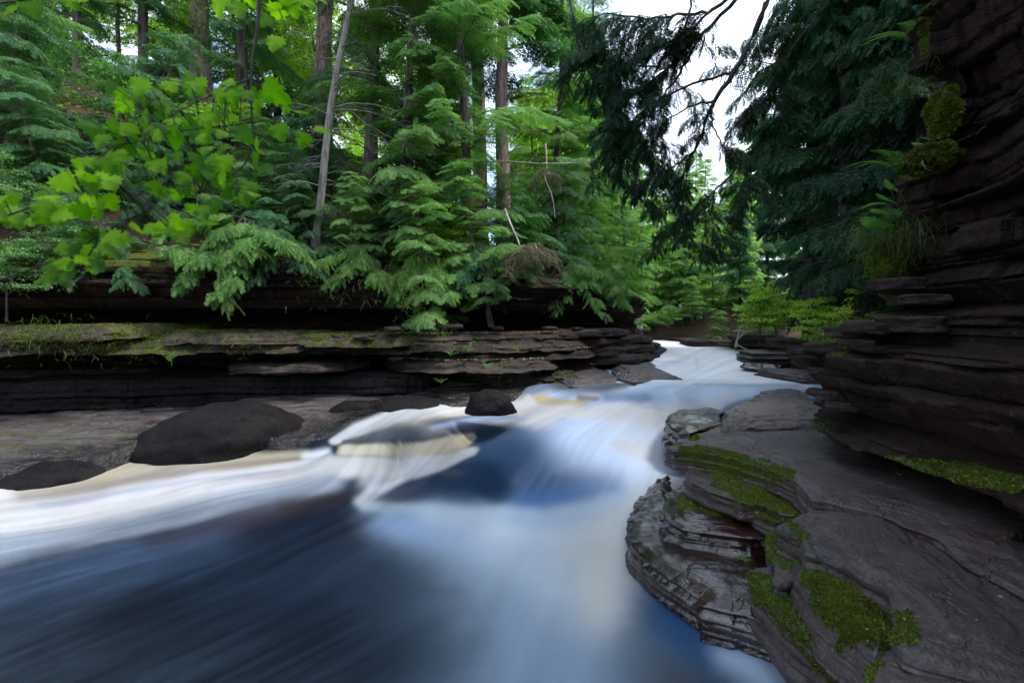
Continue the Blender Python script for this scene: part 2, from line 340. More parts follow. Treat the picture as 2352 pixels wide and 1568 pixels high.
# where the foam, the tannin water and the thin veils lie, with blue sky reflection painted in: (points x,y,radius), colour, strength, vertical squeeze, hardness
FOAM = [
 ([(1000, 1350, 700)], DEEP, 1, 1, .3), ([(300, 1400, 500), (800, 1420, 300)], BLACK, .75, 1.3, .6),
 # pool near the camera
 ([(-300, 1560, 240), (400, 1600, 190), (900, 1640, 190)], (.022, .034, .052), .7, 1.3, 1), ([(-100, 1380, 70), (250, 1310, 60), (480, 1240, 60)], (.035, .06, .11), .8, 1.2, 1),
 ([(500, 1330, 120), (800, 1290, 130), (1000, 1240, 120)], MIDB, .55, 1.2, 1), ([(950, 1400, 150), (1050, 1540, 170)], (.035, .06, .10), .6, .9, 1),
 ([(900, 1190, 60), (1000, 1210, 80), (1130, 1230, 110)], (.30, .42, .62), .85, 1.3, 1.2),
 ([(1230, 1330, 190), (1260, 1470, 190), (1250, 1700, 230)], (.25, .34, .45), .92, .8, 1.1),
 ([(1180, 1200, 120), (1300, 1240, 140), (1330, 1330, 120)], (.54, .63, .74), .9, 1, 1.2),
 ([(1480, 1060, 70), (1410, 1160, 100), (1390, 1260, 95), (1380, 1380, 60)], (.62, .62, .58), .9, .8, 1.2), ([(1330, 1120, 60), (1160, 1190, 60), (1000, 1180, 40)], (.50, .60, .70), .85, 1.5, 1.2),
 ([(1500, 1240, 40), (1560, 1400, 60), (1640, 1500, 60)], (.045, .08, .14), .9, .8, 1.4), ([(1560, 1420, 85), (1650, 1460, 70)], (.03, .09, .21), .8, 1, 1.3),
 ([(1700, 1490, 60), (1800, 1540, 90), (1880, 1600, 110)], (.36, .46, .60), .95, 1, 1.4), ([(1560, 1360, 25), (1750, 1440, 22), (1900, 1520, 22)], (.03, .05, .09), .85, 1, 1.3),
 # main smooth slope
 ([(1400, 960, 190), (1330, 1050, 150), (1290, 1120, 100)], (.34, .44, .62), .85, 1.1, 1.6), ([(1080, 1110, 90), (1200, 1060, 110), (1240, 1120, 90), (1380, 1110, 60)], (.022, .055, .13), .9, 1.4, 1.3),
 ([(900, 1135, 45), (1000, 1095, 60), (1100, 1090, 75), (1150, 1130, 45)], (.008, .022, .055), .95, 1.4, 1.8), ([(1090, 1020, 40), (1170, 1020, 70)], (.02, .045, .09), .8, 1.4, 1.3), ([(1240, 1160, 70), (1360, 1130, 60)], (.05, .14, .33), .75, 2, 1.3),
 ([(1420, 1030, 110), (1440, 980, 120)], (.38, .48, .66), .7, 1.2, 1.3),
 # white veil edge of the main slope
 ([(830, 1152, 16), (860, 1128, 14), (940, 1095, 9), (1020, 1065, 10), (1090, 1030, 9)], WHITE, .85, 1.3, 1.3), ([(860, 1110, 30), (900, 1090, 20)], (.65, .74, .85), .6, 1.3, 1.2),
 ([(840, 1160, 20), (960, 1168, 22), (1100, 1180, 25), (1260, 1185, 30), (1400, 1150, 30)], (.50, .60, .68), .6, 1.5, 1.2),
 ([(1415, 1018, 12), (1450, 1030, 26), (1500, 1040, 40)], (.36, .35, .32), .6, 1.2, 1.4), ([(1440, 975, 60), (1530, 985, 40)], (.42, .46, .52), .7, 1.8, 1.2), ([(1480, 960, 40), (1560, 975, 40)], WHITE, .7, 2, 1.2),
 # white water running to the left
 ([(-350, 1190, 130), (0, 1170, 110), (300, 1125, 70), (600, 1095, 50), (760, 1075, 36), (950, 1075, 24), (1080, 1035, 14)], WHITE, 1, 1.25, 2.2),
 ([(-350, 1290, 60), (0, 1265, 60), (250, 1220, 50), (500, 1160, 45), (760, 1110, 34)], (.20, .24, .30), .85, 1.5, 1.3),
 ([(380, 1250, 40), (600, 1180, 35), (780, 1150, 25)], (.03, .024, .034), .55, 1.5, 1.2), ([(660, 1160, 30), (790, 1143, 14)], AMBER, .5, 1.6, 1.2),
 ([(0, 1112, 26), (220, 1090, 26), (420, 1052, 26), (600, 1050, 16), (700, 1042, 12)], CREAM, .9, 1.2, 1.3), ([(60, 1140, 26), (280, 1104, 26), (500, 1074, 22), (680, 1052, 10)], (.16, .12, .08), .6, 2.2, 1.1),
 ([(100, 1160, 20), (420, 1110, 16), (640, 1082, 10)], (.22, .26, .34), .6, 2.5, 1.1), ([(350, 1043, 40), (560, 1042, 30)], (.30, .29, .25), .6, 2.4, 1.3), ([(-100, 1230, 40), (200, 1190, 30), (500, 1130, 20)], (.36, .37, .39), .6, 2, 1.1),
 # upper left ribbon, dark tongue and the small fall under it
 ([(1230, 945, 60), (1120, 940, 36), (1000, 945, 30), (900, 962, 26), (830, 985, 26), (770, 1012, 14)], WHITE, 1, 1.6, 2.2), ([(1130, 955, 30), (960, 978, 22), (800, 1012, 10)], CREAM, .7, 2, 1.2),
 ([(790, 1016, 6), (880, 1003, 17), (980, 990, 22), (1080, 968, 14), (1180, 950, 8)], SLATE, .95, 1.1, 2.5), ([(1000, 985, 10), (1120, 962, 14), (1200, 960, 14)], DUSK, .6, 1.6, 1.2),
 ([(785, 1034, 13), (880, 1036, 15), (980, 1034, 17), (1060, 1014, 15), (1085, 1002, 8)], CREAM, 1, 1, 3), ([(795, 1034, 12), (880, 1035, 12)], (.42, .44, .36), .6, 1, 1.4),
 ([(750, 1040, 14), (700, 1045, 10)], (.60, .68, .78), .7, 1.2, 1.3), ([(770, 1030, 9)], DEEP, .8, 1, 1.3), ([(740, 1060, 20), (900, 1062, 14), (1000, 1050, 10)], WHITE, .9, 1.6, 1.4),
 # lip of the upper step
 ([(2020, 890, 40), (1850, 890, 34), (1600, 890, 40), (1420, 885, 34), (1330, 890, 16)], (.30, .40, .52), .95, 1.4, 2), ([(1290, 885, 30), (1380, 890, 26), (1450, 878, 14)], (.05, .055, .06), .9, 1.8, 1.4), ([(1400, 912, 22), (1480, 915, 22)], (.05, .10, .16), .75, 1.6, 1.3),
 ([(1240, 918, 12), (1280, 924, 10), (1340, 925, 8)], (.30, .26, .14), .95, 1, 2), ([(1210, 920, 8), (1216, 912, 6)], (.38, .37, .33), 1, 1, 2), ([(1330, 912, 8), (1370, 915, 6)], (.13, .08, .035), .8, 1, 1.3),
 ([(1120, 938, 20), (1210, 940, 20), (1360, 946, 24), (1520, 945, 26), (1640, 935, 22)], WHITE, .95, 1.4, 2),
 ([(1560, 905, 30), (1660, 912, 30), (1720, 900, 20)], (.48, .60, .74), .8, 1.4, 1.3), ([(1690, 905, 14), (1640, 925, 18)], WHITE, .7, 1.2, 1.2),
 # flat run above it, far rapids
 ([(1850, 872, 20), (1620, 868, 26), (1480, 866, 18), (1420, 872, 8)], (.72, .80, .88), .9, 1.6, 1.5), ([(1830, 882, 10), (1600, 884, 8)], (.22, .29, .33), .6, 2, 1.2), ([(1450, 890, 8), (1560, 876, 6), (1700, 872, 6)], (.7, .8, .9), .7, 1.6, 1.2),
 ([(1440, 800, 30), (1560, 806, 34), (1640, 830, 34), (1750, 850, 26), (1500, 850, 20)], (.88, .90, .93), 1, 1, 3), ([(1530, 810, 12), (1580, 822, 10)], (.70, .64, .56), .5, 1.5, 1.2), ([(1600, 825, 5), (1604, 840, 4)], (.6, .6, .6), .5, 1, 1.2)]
def water():
    nc, nr = 900, 760
    cols = np.linspace(-420, 2500, nc); t = np.linspace(0, 1, nr)
    rows = 1.55 * (17.5 / 1.55) ** t
    CX, Y = np.meshgrid(cols, rows); X = (CX - 1176) / F * Y
    z = wz(X, Y); z = np.where(Y > 9.3, np.minimum(z, 1.36), np.minimum(z, 1.1)); z = np.maximum(z, -.03)
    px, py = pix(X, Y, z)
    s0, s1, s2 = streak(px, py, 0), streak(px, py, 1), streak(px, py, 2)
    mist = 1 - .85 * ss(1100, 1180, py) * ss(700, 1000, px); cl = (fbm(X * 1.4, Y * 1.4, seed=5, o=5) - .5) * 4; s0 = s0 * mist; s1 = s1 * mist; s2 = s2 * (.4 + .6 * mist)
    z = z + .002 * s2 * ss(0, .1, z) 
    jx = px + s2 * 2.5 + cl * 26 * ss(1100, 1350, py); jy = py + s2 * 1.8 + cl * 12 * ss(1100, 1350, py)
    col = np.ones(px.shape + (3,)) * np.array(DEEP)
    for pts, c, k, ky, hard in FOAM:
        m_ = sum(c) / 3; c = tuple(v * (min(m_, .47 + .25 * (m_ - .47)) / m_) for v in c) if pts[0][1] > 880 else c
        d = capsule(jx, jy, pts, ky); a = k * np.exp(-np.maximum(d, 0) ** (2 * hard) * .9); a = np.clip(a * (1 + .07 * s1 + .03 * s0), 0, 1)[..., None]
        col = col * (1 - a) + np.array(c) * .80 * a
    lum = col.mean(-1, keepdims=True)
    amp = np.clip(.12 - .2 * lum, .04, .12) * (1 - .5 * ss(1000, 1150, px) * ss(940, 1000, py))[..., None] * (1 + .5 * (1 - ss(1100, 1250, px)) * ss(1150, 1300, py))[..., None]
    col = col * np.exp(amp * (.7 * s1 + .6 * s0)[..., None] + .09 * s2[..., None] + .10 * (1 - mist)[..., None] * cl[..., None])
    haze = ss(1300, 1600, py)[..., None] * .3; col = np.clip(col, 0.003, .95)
    V = np.stack([X, Y, z], -1).reshape(-1, 3)
    i = np.arange(nr - 1)[:, None] * nc; j = np.arange(nc - 1)[None]
    q = np.stack([i + j, i + j + 1, i + nc + j + 1, i + nc + j], -1).reshape(-1, 4)
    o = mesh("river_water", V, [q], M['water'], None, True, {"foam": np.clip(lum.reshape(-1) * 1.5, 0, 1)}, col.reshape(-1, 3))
    tag(o, "silky white and dark blue river running over rock steps", "river", kind="structure")
water()

# ------------------------------------------------------------------ rock builders
def strata(s, z, seed, lay=.11, amp=.09, blocky=.6):
    """outward push of bedded rock at arc length s and height z"""
    rng = np.random.default_rng(seed); th = lay * (.25 + rng.random(400) ** 1.8 * 2.2); b = np.concatenate([[0], np.cumsum(th)]) - 4
    zz = z + .07 * (fbm(s * .35, seed=seed, o=3) - .5) + .02 * (vn(s * 2.3, seed=seed + 1) - .5)
    i = np.clip(np.searchsorted(b, zz) - 1, 0, 398); f = (zz - b[i]) / th[i]; r = rng.random(400)[i]
    jag = fbm(s * 2.2, i * 7.31, seed=seed + 2, o=4) - .5
    fr_ = 1.5 + 4 * rng.random(400)[i]; cell = vn(np.floor(s * fr_ + i * .37 + jag * 2) * 1.0 + .5, i * 3.7 + .5, seed=seed + 3) - .5
    big = vn(np.floor(s * .9 + jag * 1.5 + .21 * np.floor(zz * 2.6)) + .5, np.floor(zz * 2.6) + .5, seed=seed + 6) - .5
    c2 = vn(np.floor(s * fr_ * 3.1 + i * 1.37 + jag) + .5, i * 5.1 + .5, seed=seed + 12) - .5
    p = (r - .5) * 1.4 + jag * .8 + cell * blocky * 1.9 + c2 * blocky * .7 + big * blocky * 1.3
    edge = 1 - np.clip(np.minimum(f, 1 - f) * np.clip(th[i] / .03, 1, 8), 0, 1)
    return amp * p - edge ** 2 * .35 * amp - .05 * (r > .93)
def wall_loft(name, path, zs, off, mat, seed, ns=400, lay=.11, amp=.09, parent=None, mossf=None, blocky=.6, lean=None, jit=.02):
    """bedded rock face: path (river on its left-hand normal side), off(s, z) pushes towards the river"""
    P = spline(path, ns); seg = np.r_[0, np.cumsum(np.linalg.norm(np.diff(P, axis=0), axis=1))]
    T = np.gradient(P, axis=0); T /= np.linalg.norm(T, axis=1)[:, None]; Nn = np.stack([-T[:, 1], T[:, 0]], 1)
    S, Z = np.meshgrid(seg, zs); k = np.arange(ns)
    o = off(S, Z, P[None, :, 0], P[None, :, 1]) + strata(S, Z, seed, lay, amp, blocky) + jit * (fbm(S * 9, Z * 9, seed=seed + 9, o=3) - .5)
    X = P[None, :, 0] + Nn[None, :, 0] * o; Y = P[None, :, 1] + Nn[None, :, 1] * o
    Zv = Z + .02 * (fbm(S * 3, Z * 3, seed=seed + 5, o=3) - .5)
    V = np.stack([X, Y, Zv], -1); nz_ = len(zs)
    i = np.arange(nz_ - 1)[:, None] * ns; j = np.arange(ns - 1)[None]
    q = np.stack([i + j, i + j + 1, i + ns + j + 1, i + ns + j], -1).reshape(-1, 4)
    mo = np.zeros(S.shape) if mossf is None else mossf(S, Zv, X, Y)
    return mesh(name, V.reshape(-1, 3), [q], mat, parent, False if lay > .05 else True, {"moss": np.clip(mo, 0, 1).ravel()}), V
def polydist(P, x, y):
    """signed distance (inside +) to a closed polygon, and the closest point"""
    Q = np.roll(P, -1, 0); best = np.full(x.shape, 1e9); cx = np.zeros(x.shape); cy = np.zeros(x.shape); ins = np.zeros(x.shape, bool)
    for (ax, ay), (bx, by) in zip(P, Q):
        dx, dy = bx - ax, by - ay; t = np.clip(((x - ax) * dx + (y - ay) * dy) / (dx * dx + dy * dy + 1e-12), 0, 1)
        qx, qy = ax + t * dx, ay + t * dy; d = np.hypot(x - qx, y - qy); m = d < best
        best = np.where(m, d, best); cx = np.where(m, qx, cx); cy = np.where(m, qy, cy)
        c = ((ay > y) != (by > y)) & (x < (bx - ax) * (y - ay) / (by - ay + 1e-12) + ax); ins ^= c
    return np.where(ins, best, -best), cx, cy
def jag_poly(P, step, amp, seed, freq=2.0):
    P = np.asarray(P, float); Q = np.roll(P, -1, 0); out_ = []
    for a, b in zip(P, Q):
        n = max(1, int(np.linalg.norm(b - a) / step)); out_ += [a + (b - a) * k / n for k in range(n)]
    O = np.array(out_); T = np.roll(O, -1, 0) - np.roll(O, 1, 0); T /= np.linalg.norm(T, axis=1)[:, None] + 1e-9
    Nn = np.stack([T[:, 1], -T[:, 0]], 1); s = np.r_[0, np.cumsum(np.linalg.norm(np.diff(O, axis=0), axis=1))]
    w1 = s + .12 * (fbm(s * 3, seed=seed + 8) - .5); d = (fbm(s * freq, seed=seed, o=5) - .5) * 1.4 + 1.3 * (vn(np.floor(w1 * freq * 1.3) + .5, seed=seed + 4) - .5) + .7 * (vn(np.floor(w1 * freq * 3.7) + .5, seed=seed + 5) - .5)
    return O + Nn * (d * amp)[:, None]
def slab(name, poly, ztop, thick, mat, seed, parent=None, cell=.03, jag=.04, tilt=(0, 0), rnd=.012, lay=.04, lamp=.035, rough=.012, flare=0., mossf=None, steps=.012, topf=None):
    """a bedded slab: flat worn top with thin plates flaking off towards the edge, layered sides"""
    P = jag_poly(poly, cell * 1.2, jag, seed); c = P.mean(0)
    x0, y0 = P.min(0) - cell; x1, y1 = P.max(0) + cell
    nx, ny = int((x1 - x0) / cell) + 1, int((y1 - y0) / cell) + 1
    gx, gy = np.meshgrid(x0 + (np.arange(nx + 1)) * cell, y0 + np.arange(ny + 1) * cell)
    d, cx, cy = polydist(P, gx, gy)
    dm, _, _ = polydist(P, gx[:-1, :-1] + cell / 2, gy[:-1, :-1] + cell / 2); use = dm > 0
    need = np.zeros(gx.shape, bool)
    for a in (0, 1):
        for b in (0, 1): need[a:a + ny, b:b + nx] |= use
    # boundary vertices snap to the outline
    cntc = np.zeros(gx.shape, int)
    for a in (0, 1):
        for b in (0, 1): cntc[a:a + ny, b:b + nx] += use
    bd = need & (cntc < 4); X = np.where(bd, cx, gx); Y = np.where(bd, cy, gy); dd = np.where(bd, 0, np.maximum(d, 0))
    def top(X, Y, dd):
        z = ztop + tilt[0] * (X - c[0]) + tilt[1] * (Y - c[1]) + rough * 2 * (fbm(X * 3, Y * 3, seed=seed + 1) - .5)
        e = fbm(X * 1.7, Y * 1.7, seed=seed + 2) * .5 + dd * 1.0                      # plates flaking off
        z = z - steps * (ss(.45, .41, e) + ss(.36, .32, e) + ss(.28, .24, e))
        k = np.clip(dd / max(rnd, 1e-3), 0, 1); z = z - rnd * .6 * (1 - np.sqrt(1 - (1 - k) ** 2))
        if topf is not None: z = topf(X, Y, z, dd)
        return z
    Z = top(X, Y, dd); idx = -np.ones(gx.shape, int); idx[need] = np.arange(need.sum())
    V = np.stack([X[need], Y[need], Z[need]], 1)
    jj, ii = np.nonzero(use); q = np.stack([idx[jj, ii], idx[jj, ii + 1], idx[jj + 1, ii + 1], idx[jj + 1, ii]], 1)
    # boundary edges, oriented
    E = np.concatenate([q[:, [0, 1]], q[:, [1, 2]], q[:, [2, 3]], q[:, [3, 0]]]); key = {(a, b) for a, b in map(tuple, E)}
    be = np.array([e for e in map(tuple, E) if (e[1], e[0]) not in key])
    bv = np.unique(be); loc = {v: k for k, v in enumerate(bv)}; B = V[bv]
    nrm = np.zeros((len(bv), 2))
    for a, b in be:
        t = V[b, :2] - V[a, :2]; n = np.array([t[1], -t[0]]); nrm[loc[a]] += n; nrm[loc[b]] += n
    nrm /= np.linalg.norm(nrm, axis=1)[:, None] + 1e-9
    nl = max(4, int(thick / (cell * .6))); VV = [V]; base = len(V); ang = np.arctan2(B[:, 1] - c[1], B[:, 0] - c[0]); sc = B[:, 0] * .8 + B[:, 1] * .9
    FF = [q]; prev = bv
    for L in range(1, nl + 1):
        f = L / nl; zl = B[:, 2] - thick * f
        o = strata(sc * 1.3, zl, seed + 3, lay, lamp, .5) * min(1, L / 2) + flare * f * thick
        ring = np.c_[B[:, :2] + nrm * o[:, None], zl]; VV.append(ring); cur = base + np.arange(len(bv)); base += len(bv)
        pm = dict(zip(bv, prev)); cm = dict(zip(bv, cur))
        FF.append(np.array([[pm[b], pm[a], cm[a], cm[b]] for a, b in be])); prev = cur
    V = np.concatenate(VV); side = np.r_[np.zeros(need.sum()), np.ones(len(V) - need.sum())]
    mo = np.zeros(len(V)) if mossf is None else mossf(V, side)
    o = mesh(name, V, [np.concatenate(FF)], mat, parent, mat.name == 'wet rock', {"moss": np.clip(mo, 0, 1)})
    return o, V, np.concatenate(FF), mo
def moss_tufts(parent, V, Fq, mo, seed, size=.016, dens=5000, thr=.45, label=None, wob=1.0):
    """short moss blades over the faces the moss grows on"""
    rng = np.random.default_rng(seed); fm = mo[Fq].mean(1) + (fbm(V[Fq].mean(1)[:, 0] * 11, V[Fq].mean(1)[:, 1] * 11, V[Fq].mean(1)[:, 2] * 11, seed=seed, o=5) - .5) * wob * 1.4
    k = fm > thr
    if k.sum() < 3: return
    Q = V[Fq[k]]; n = np.cross(Q[:, 2] - Q[:, 0], Q[:, 3] - Q[:, 1]); ar = np.linalg.norm(n, axis=1) / 2; n /= ar[:, None] * 2 + 1e-9
    cnt = int(min(140000, ar.sum() * dens)); pick = rng.choice(len(Q), cnt, p=ar / ar.sum()); u, v = rng.random(cnt)[:, None], rng.random(cnt)[:, None]
    q = Q[pick]; pos = (q[:, 0] * (1 - u) + q[:, 1] * u) * (1 - v) + (q[:, 3] * (1 - u) + q[:, 2] * u) * v
    nn = n[pick] + rng.normal(0, .5, (cnt, 3)) + np.array([0, 0, .25]); g = Geo()
    tv = np.array([[0, -.35, 0], [0, .35, 0], [1, 0, 0]]); cl = fbm(pos[:, 0] * 9, pos[:, 1] * 9, pos[:, 2] * 9, seed=seed + 1)
    g.scatter(tv, np.array([[0, 1, 2]]), pos - n[pick] * .003, nn, rng.normal(0, 1, (cnt, 3)), size * (.5 + rng.random(cnt)) * (.4 + 1.2 * cl), np.clip(cl * 1.3 - .2 + rng.normal(0, .15, cnt), 0, 1))
    return g.build("moss", M['moss'], parent, False)
# ------------------------------------------------------------------ rock shelf beside the camera
def C(x, y): return (1327 + .4358 * x, 885.3 + .4358 * y)
def poly_at(pts, z, conv=C): return [W(*conv(*p), z)[:2] for p in pts]
def mossmask(strokes, ky=1.2, conv=C):
    def f(V, side):
        px, py = pix(V[:, 0], np.maximum(V[:, 1], .3), V[:, 2]); m = np.zeros(len(V))
        for pts, k, sd in strokes:
            P = [(*conv(x, y), r * .4358) for x, y, r in pts]; d = capsule(px, py, P, ky)
            m = np.maximum(m, k * (1 - ss(.45, 1.5, d)) * (1 if sd is None else np.where(side > .5, sd, 1)))
        return m
    return f
def rock(name, pts, z, th, mat, seed, label, cat, moss=None, tuft=None, group=None, conv=C, **kw):
    P = poly_at(pts, z, conv); mf = mossmask(moss, conv=conv) if moss else None
    c = np.mean(P, 0); root = empty(name, (0, 0, 0)); tag(root, label, cat, group)
    o, V, Fq, mo = slab("rock", P, z, th, M[mat], seed, root, mossf=mf, **kw)
    if moss and tuft: moss_tufts(root, V, Fq, mo, seed + 50, **tuft)
    if mat == 'slab': LITP.append(V[V[:, 2] > V[:, 2].max() - .06])
    return root, V, Fq
LITP = []
T1 = dict(size=.011, dens=60000, thr=.40)
T2 = dict(size=.022, dens=12000, thr=.42)
rock("rock_slab", [(455, 298), (540, 278), (600, 240), (740, 195), (1080, 183), (1300, 150), (2000, 350), (2400, 640), (2300, 900), (1850, 745), (1530, 640), (1330, 600), (1230, 580), (1130, 480), (1010, 430), (900, 395), (740, 350), (580, 325), (500, 322)],
     .85, .17, 'slab', 11, "flat grey rock slab with a cracked top and a mossy front edge facing the rapids", "rock slab",
     [([(560, 350, 40), (740, 410, 75), (950, 450, 55), (1090, 470, 50)], 1, None), ([(600, 270, 35)], .7, None), ([(620, 315, 10), (1000, 400, 14)], .7, None)], T1, cell=.02, jag=.05, lay=.05)
rock("rock_slab", [(555, 432), (640, 425), (900, 400), (1150, 470), (1330, 600), (1250, 660), (1080, 650), (1000, 600), (850, 590), (780, 560), (700, 535), (580, 485)],
     .66, .14, 'slab', 12, "grey broken slab layer with green mossy corners just under the flat cracked slab", "rock slab",
     [([(760, 500, 60), (900, 540, 110), (1100, 580, 130), (1230, 620, 100)], 1, None)], T1, cell=.02, jag=.03, lay=.04)
rock("rock_block", [(905, 512), (960, 505), (1050, 545), (1180, 600), (1300, 640), (1200, 680), (1040, 690), (930, 640), (905, 570)],
     .60, .22, 'slab', 13, "small mossy rock block with a pale flat top between the two big slabs", "rock",
     [([(930, 600, 90), (1050, 660, 100), (1200, 650, 100)], 1, None)], T1, cell=.016, jag=.015)
rock("rock_layers", [(450, 560), (560, 500), (800, 560), (960, 640), (1060, 720), (1000, 780), (900, 770), (700, 745), (560, 725), (460, 680), (440, 620)],
     .46, .22, 'wet', 14, "dark damp stack of thin rock layers under the broken slab", "rock", [([(560, 620, 60), (760, 640, 70), (940, 700, 60), (950, 720, 50)], .62, None)], dict(size=.014, dens=6000, thr=.5), cell=.018, jag=.03, lay=.03, lamp=.04)
rock("wet_rock_shelf", [(430, 470), (480, 450), (500, 560), (560, 690), (760, 735), (960, 760), (1100, 900), (1300, 1150), (1500, 1400), (1520, 1560), (1400, 1440), (1230, 1330), (1070, 1242), (960, 1200), (850, 1172), (650, 1125), (640, 1070), (420, 935), (345, 870), (283, 800), (290, 650), (320, 580), (385, 510)],
     .27, .4, 'wet', 15, "wet brown rock shelf gleaming beside the dark pool", "rock shelf", cell=.02, jag=.045, lay=.03, lamp=.045, steps=.006, rough=.03,
     topf=lambda X, Y, z, d: z + .010 * (fbm(X * 3 + Y * 11, Y * 3 - X * 2, seed=77, o=4) - .5) - .03 * ss(.10, .02, d) * fbm(X * 7, Y * 7, seed=78))
rock("mossy_ledge", [(890, 960), (930, 935), (1050, 925), (1060, 990), (1150, 1040), (1300, 1120), (1500, 1290), (1600, 1420), (1530, 1500), (1450, 1440), (1330, 1340), (1100, 1175), (1010, 1090), (930, 1010)],
     .52, .30, 'slab', 16, "low rock ledge with a long carpet of green moss sloping to the pool", "rock ledge",
     [([(930, 1020, 50), (1080, 1110, 110), (1280, 1290, 150), (1480, 1480, 150)], 1, None)], dict(size=.012, dens=60000, thr=.35), cell=.02, jag=.02, rnd=.06)
rock("rock_layers", [(1010, 760), (1060, 725), (1200, 770), (1300, 850), (1290, 930), (1150, 960), (1060, 1000), (1040, 900), (1000, 830)],
     .62, .26, 'slab', 17, "dark layered rock stack with mossy green gaps at the end of the biggest slab", "rock", [([(1100, 820, 110), (1180, 920, 90), (1060, 900, 60)], 1, None)], T1, cell=.016, jag=.03, lay=.04, lamp=.04)
rock("boulder", [(1130, 868), (1200, 845), (1280, 850), (1400, 905), (1560, 1000), (1640, 1060), (1690, 1180), (1700, 1260), (1650, 1340), (1560, 1335), (1440, 1220), (1300, 1110), (1200, 1020), (1130, 930)],
     .70, .24, 'slab', 18, "long rounded boulder thickly covered in bright green moss along its flank", "boulder",
     [([(1240, 900, 50), (1300, 1010, 120), (1420, 1130, 170), (1540, 1230, 160), (1670, 1280, 90)], 1, None)], dict(size=.013, dens=80000, thr=.3), cell=.018, jag=.008, rnd=.13, flare=.25, lamp=.01)
rock("rock_slab", [(1050, 688), (1110, 665), (1180, 650), (1330, 630), (1530, 640), (1700, 700), (1900, 800), (2352, 1080), (2700, 1300), (2900, 1560), (2400, 1530), (2100, 1450), (1900, 1390), (1750, 1350), (1700, 1240), (1690, 1180), (1640, 1050), (1400, 905), (1280, 850), (1215, 832), (1205, 775), (1100, 715)],
     .80, .2, 'slab', 19, "largest flat grey slab with red brown flecks and a white streak, near the camera", "rock slab",
     [([(1110, 720, 20), (1200, 790, 30)], .9, None), ([(1720, 1220, 50), (1760, 1290, 50), (1700, 1330, 50)], .9, None), ([(1850, 1240, 20)], .5, None)], dict(size=.011, dens=50000, thr=.42), cell=.02, jag=.04, lay=.05, steps=.012)
rock("rock_slab", [(1700, 620), (1850, 740), (2050, 890), (2352, 1050), (2800, 1290), (2900, 1100), (2400, 800), (1900, 600)],
     .84, .12, 'slab', 20, "narrow raised grey slab running along the foot of the dark overhang", "rock slab", cell=.024, jag=.03)
rock("rock_slab", [(1540, 1385), (1620, 1320), (1750, 1340), (1900, 1385), (2100, 1445), (2352, 1540), (2600, 1620), (2700, 1900), (1700, 2000), (1500, 1700), (1560, 1500)],
     .72, .34, 'slab', 21, "reddish grey slab at the bottom of the photo with a shaggy moss edge", "rock slab",
     [([(1500, 1460, 70), (1470, 1560, 70), (1580, 1400, 40)], 1, None), ([(1460, 1660, 80)], 1, None)], dict(size=.014, dens=50000, thr=.35), cell=.018, jag=.03, rnd=.05)
rock("wet_rock", [(468, 150), (560, 115), (680, 105), (762, 120), (770, 190), (700, 205), (600, 235), (520, 225), (475, 195)], .72, .3, 'wet', 22, "black glistening wet rock at the edge of the white rapids", "rock", cell=.03, jag=.07, lay=.04, lamp=.06, rough=.04)
rock("rock_slab", [(760, 150), (800, 100), (850, 60), (980, 15), (1150, 0), (1230, 50), (1330, 100), (1330, 170), (1130, 175), (900, 185), (770, 190)], .97, .3, 'shelf', 23, "cracked grey slab with stepped plates at the far end of the rock shelf", "rock slab", cell=.03, jag=.06, lay=.04, lamp=.06, steps=.03)
# filler under the slabs so that no gap opens onto the river
rock("bedrock", [(620, 330), (1100, 240), (1800, 500), (2900, 900), (3200, 1700), (1900, 2300), (1650, 1500), (1250, 1000), (1080, 800), (900, 650), (700, 480)], .42, .7, 'ledge', 24, "dark bedrock seen in the gaps between the stacked slabs", "bedrock", cell=.05, jag=.03)

# ------------------------------------------------------------------ dark overhanging cliff at the camera's side
RP = [(2.5, -2.0), (2.55, .4), (2.62, 2.0), (2.66, 3.4), (2.78, 4.5), (3.1, 4.95), (3.9, 5.35), (5.2, 6.0), (7.5, 7.2)]
_z = np.array([-.3, .78, .86, .98, 1.04, 1.10, 1.14, 1.20, 1.34, 1.46, 1.58, 1.70, 1.80, 1.84, 1.95, 2.05, 2.12, 2.30, 2.44, 2.52, 2.75, 3.15, 3.40, 3.62, 3.75, 4.1, 4.45, 4.60, 4.7, 5.0, 6.0])
_o = np.array([-.8, -.75, -.55, -.4, .02, .04, -.12, -.26, -.12, -.04, .02, .06, .02, -.34, -.38, -.55, -.80, -.58, -.72, -.66, -.70, -.72, -.80, -1.02, -1.1, -1.0, -.95, -.84, -.95, -.9, -.8])
def roff(S, Z, X, Y):
    o = np.interp(Z + .05 * (fbm(S * 1.1, seed=5) - .5), _z, _o)
    near = 1 - ss(1.5, 3.6, Y); up = ss(1.9, 2.6, Z); o = o * (1 - near * up * .55) + near * 1.0 * ss(2.5, 4.6, Z) + near * .3 * ss(1.2, 2.2, Z)       # upper near face leans out, shaped to shade the rock below
    return o + (.14 * (fbm(S * .8, Z * .5, seed=31) - .5))
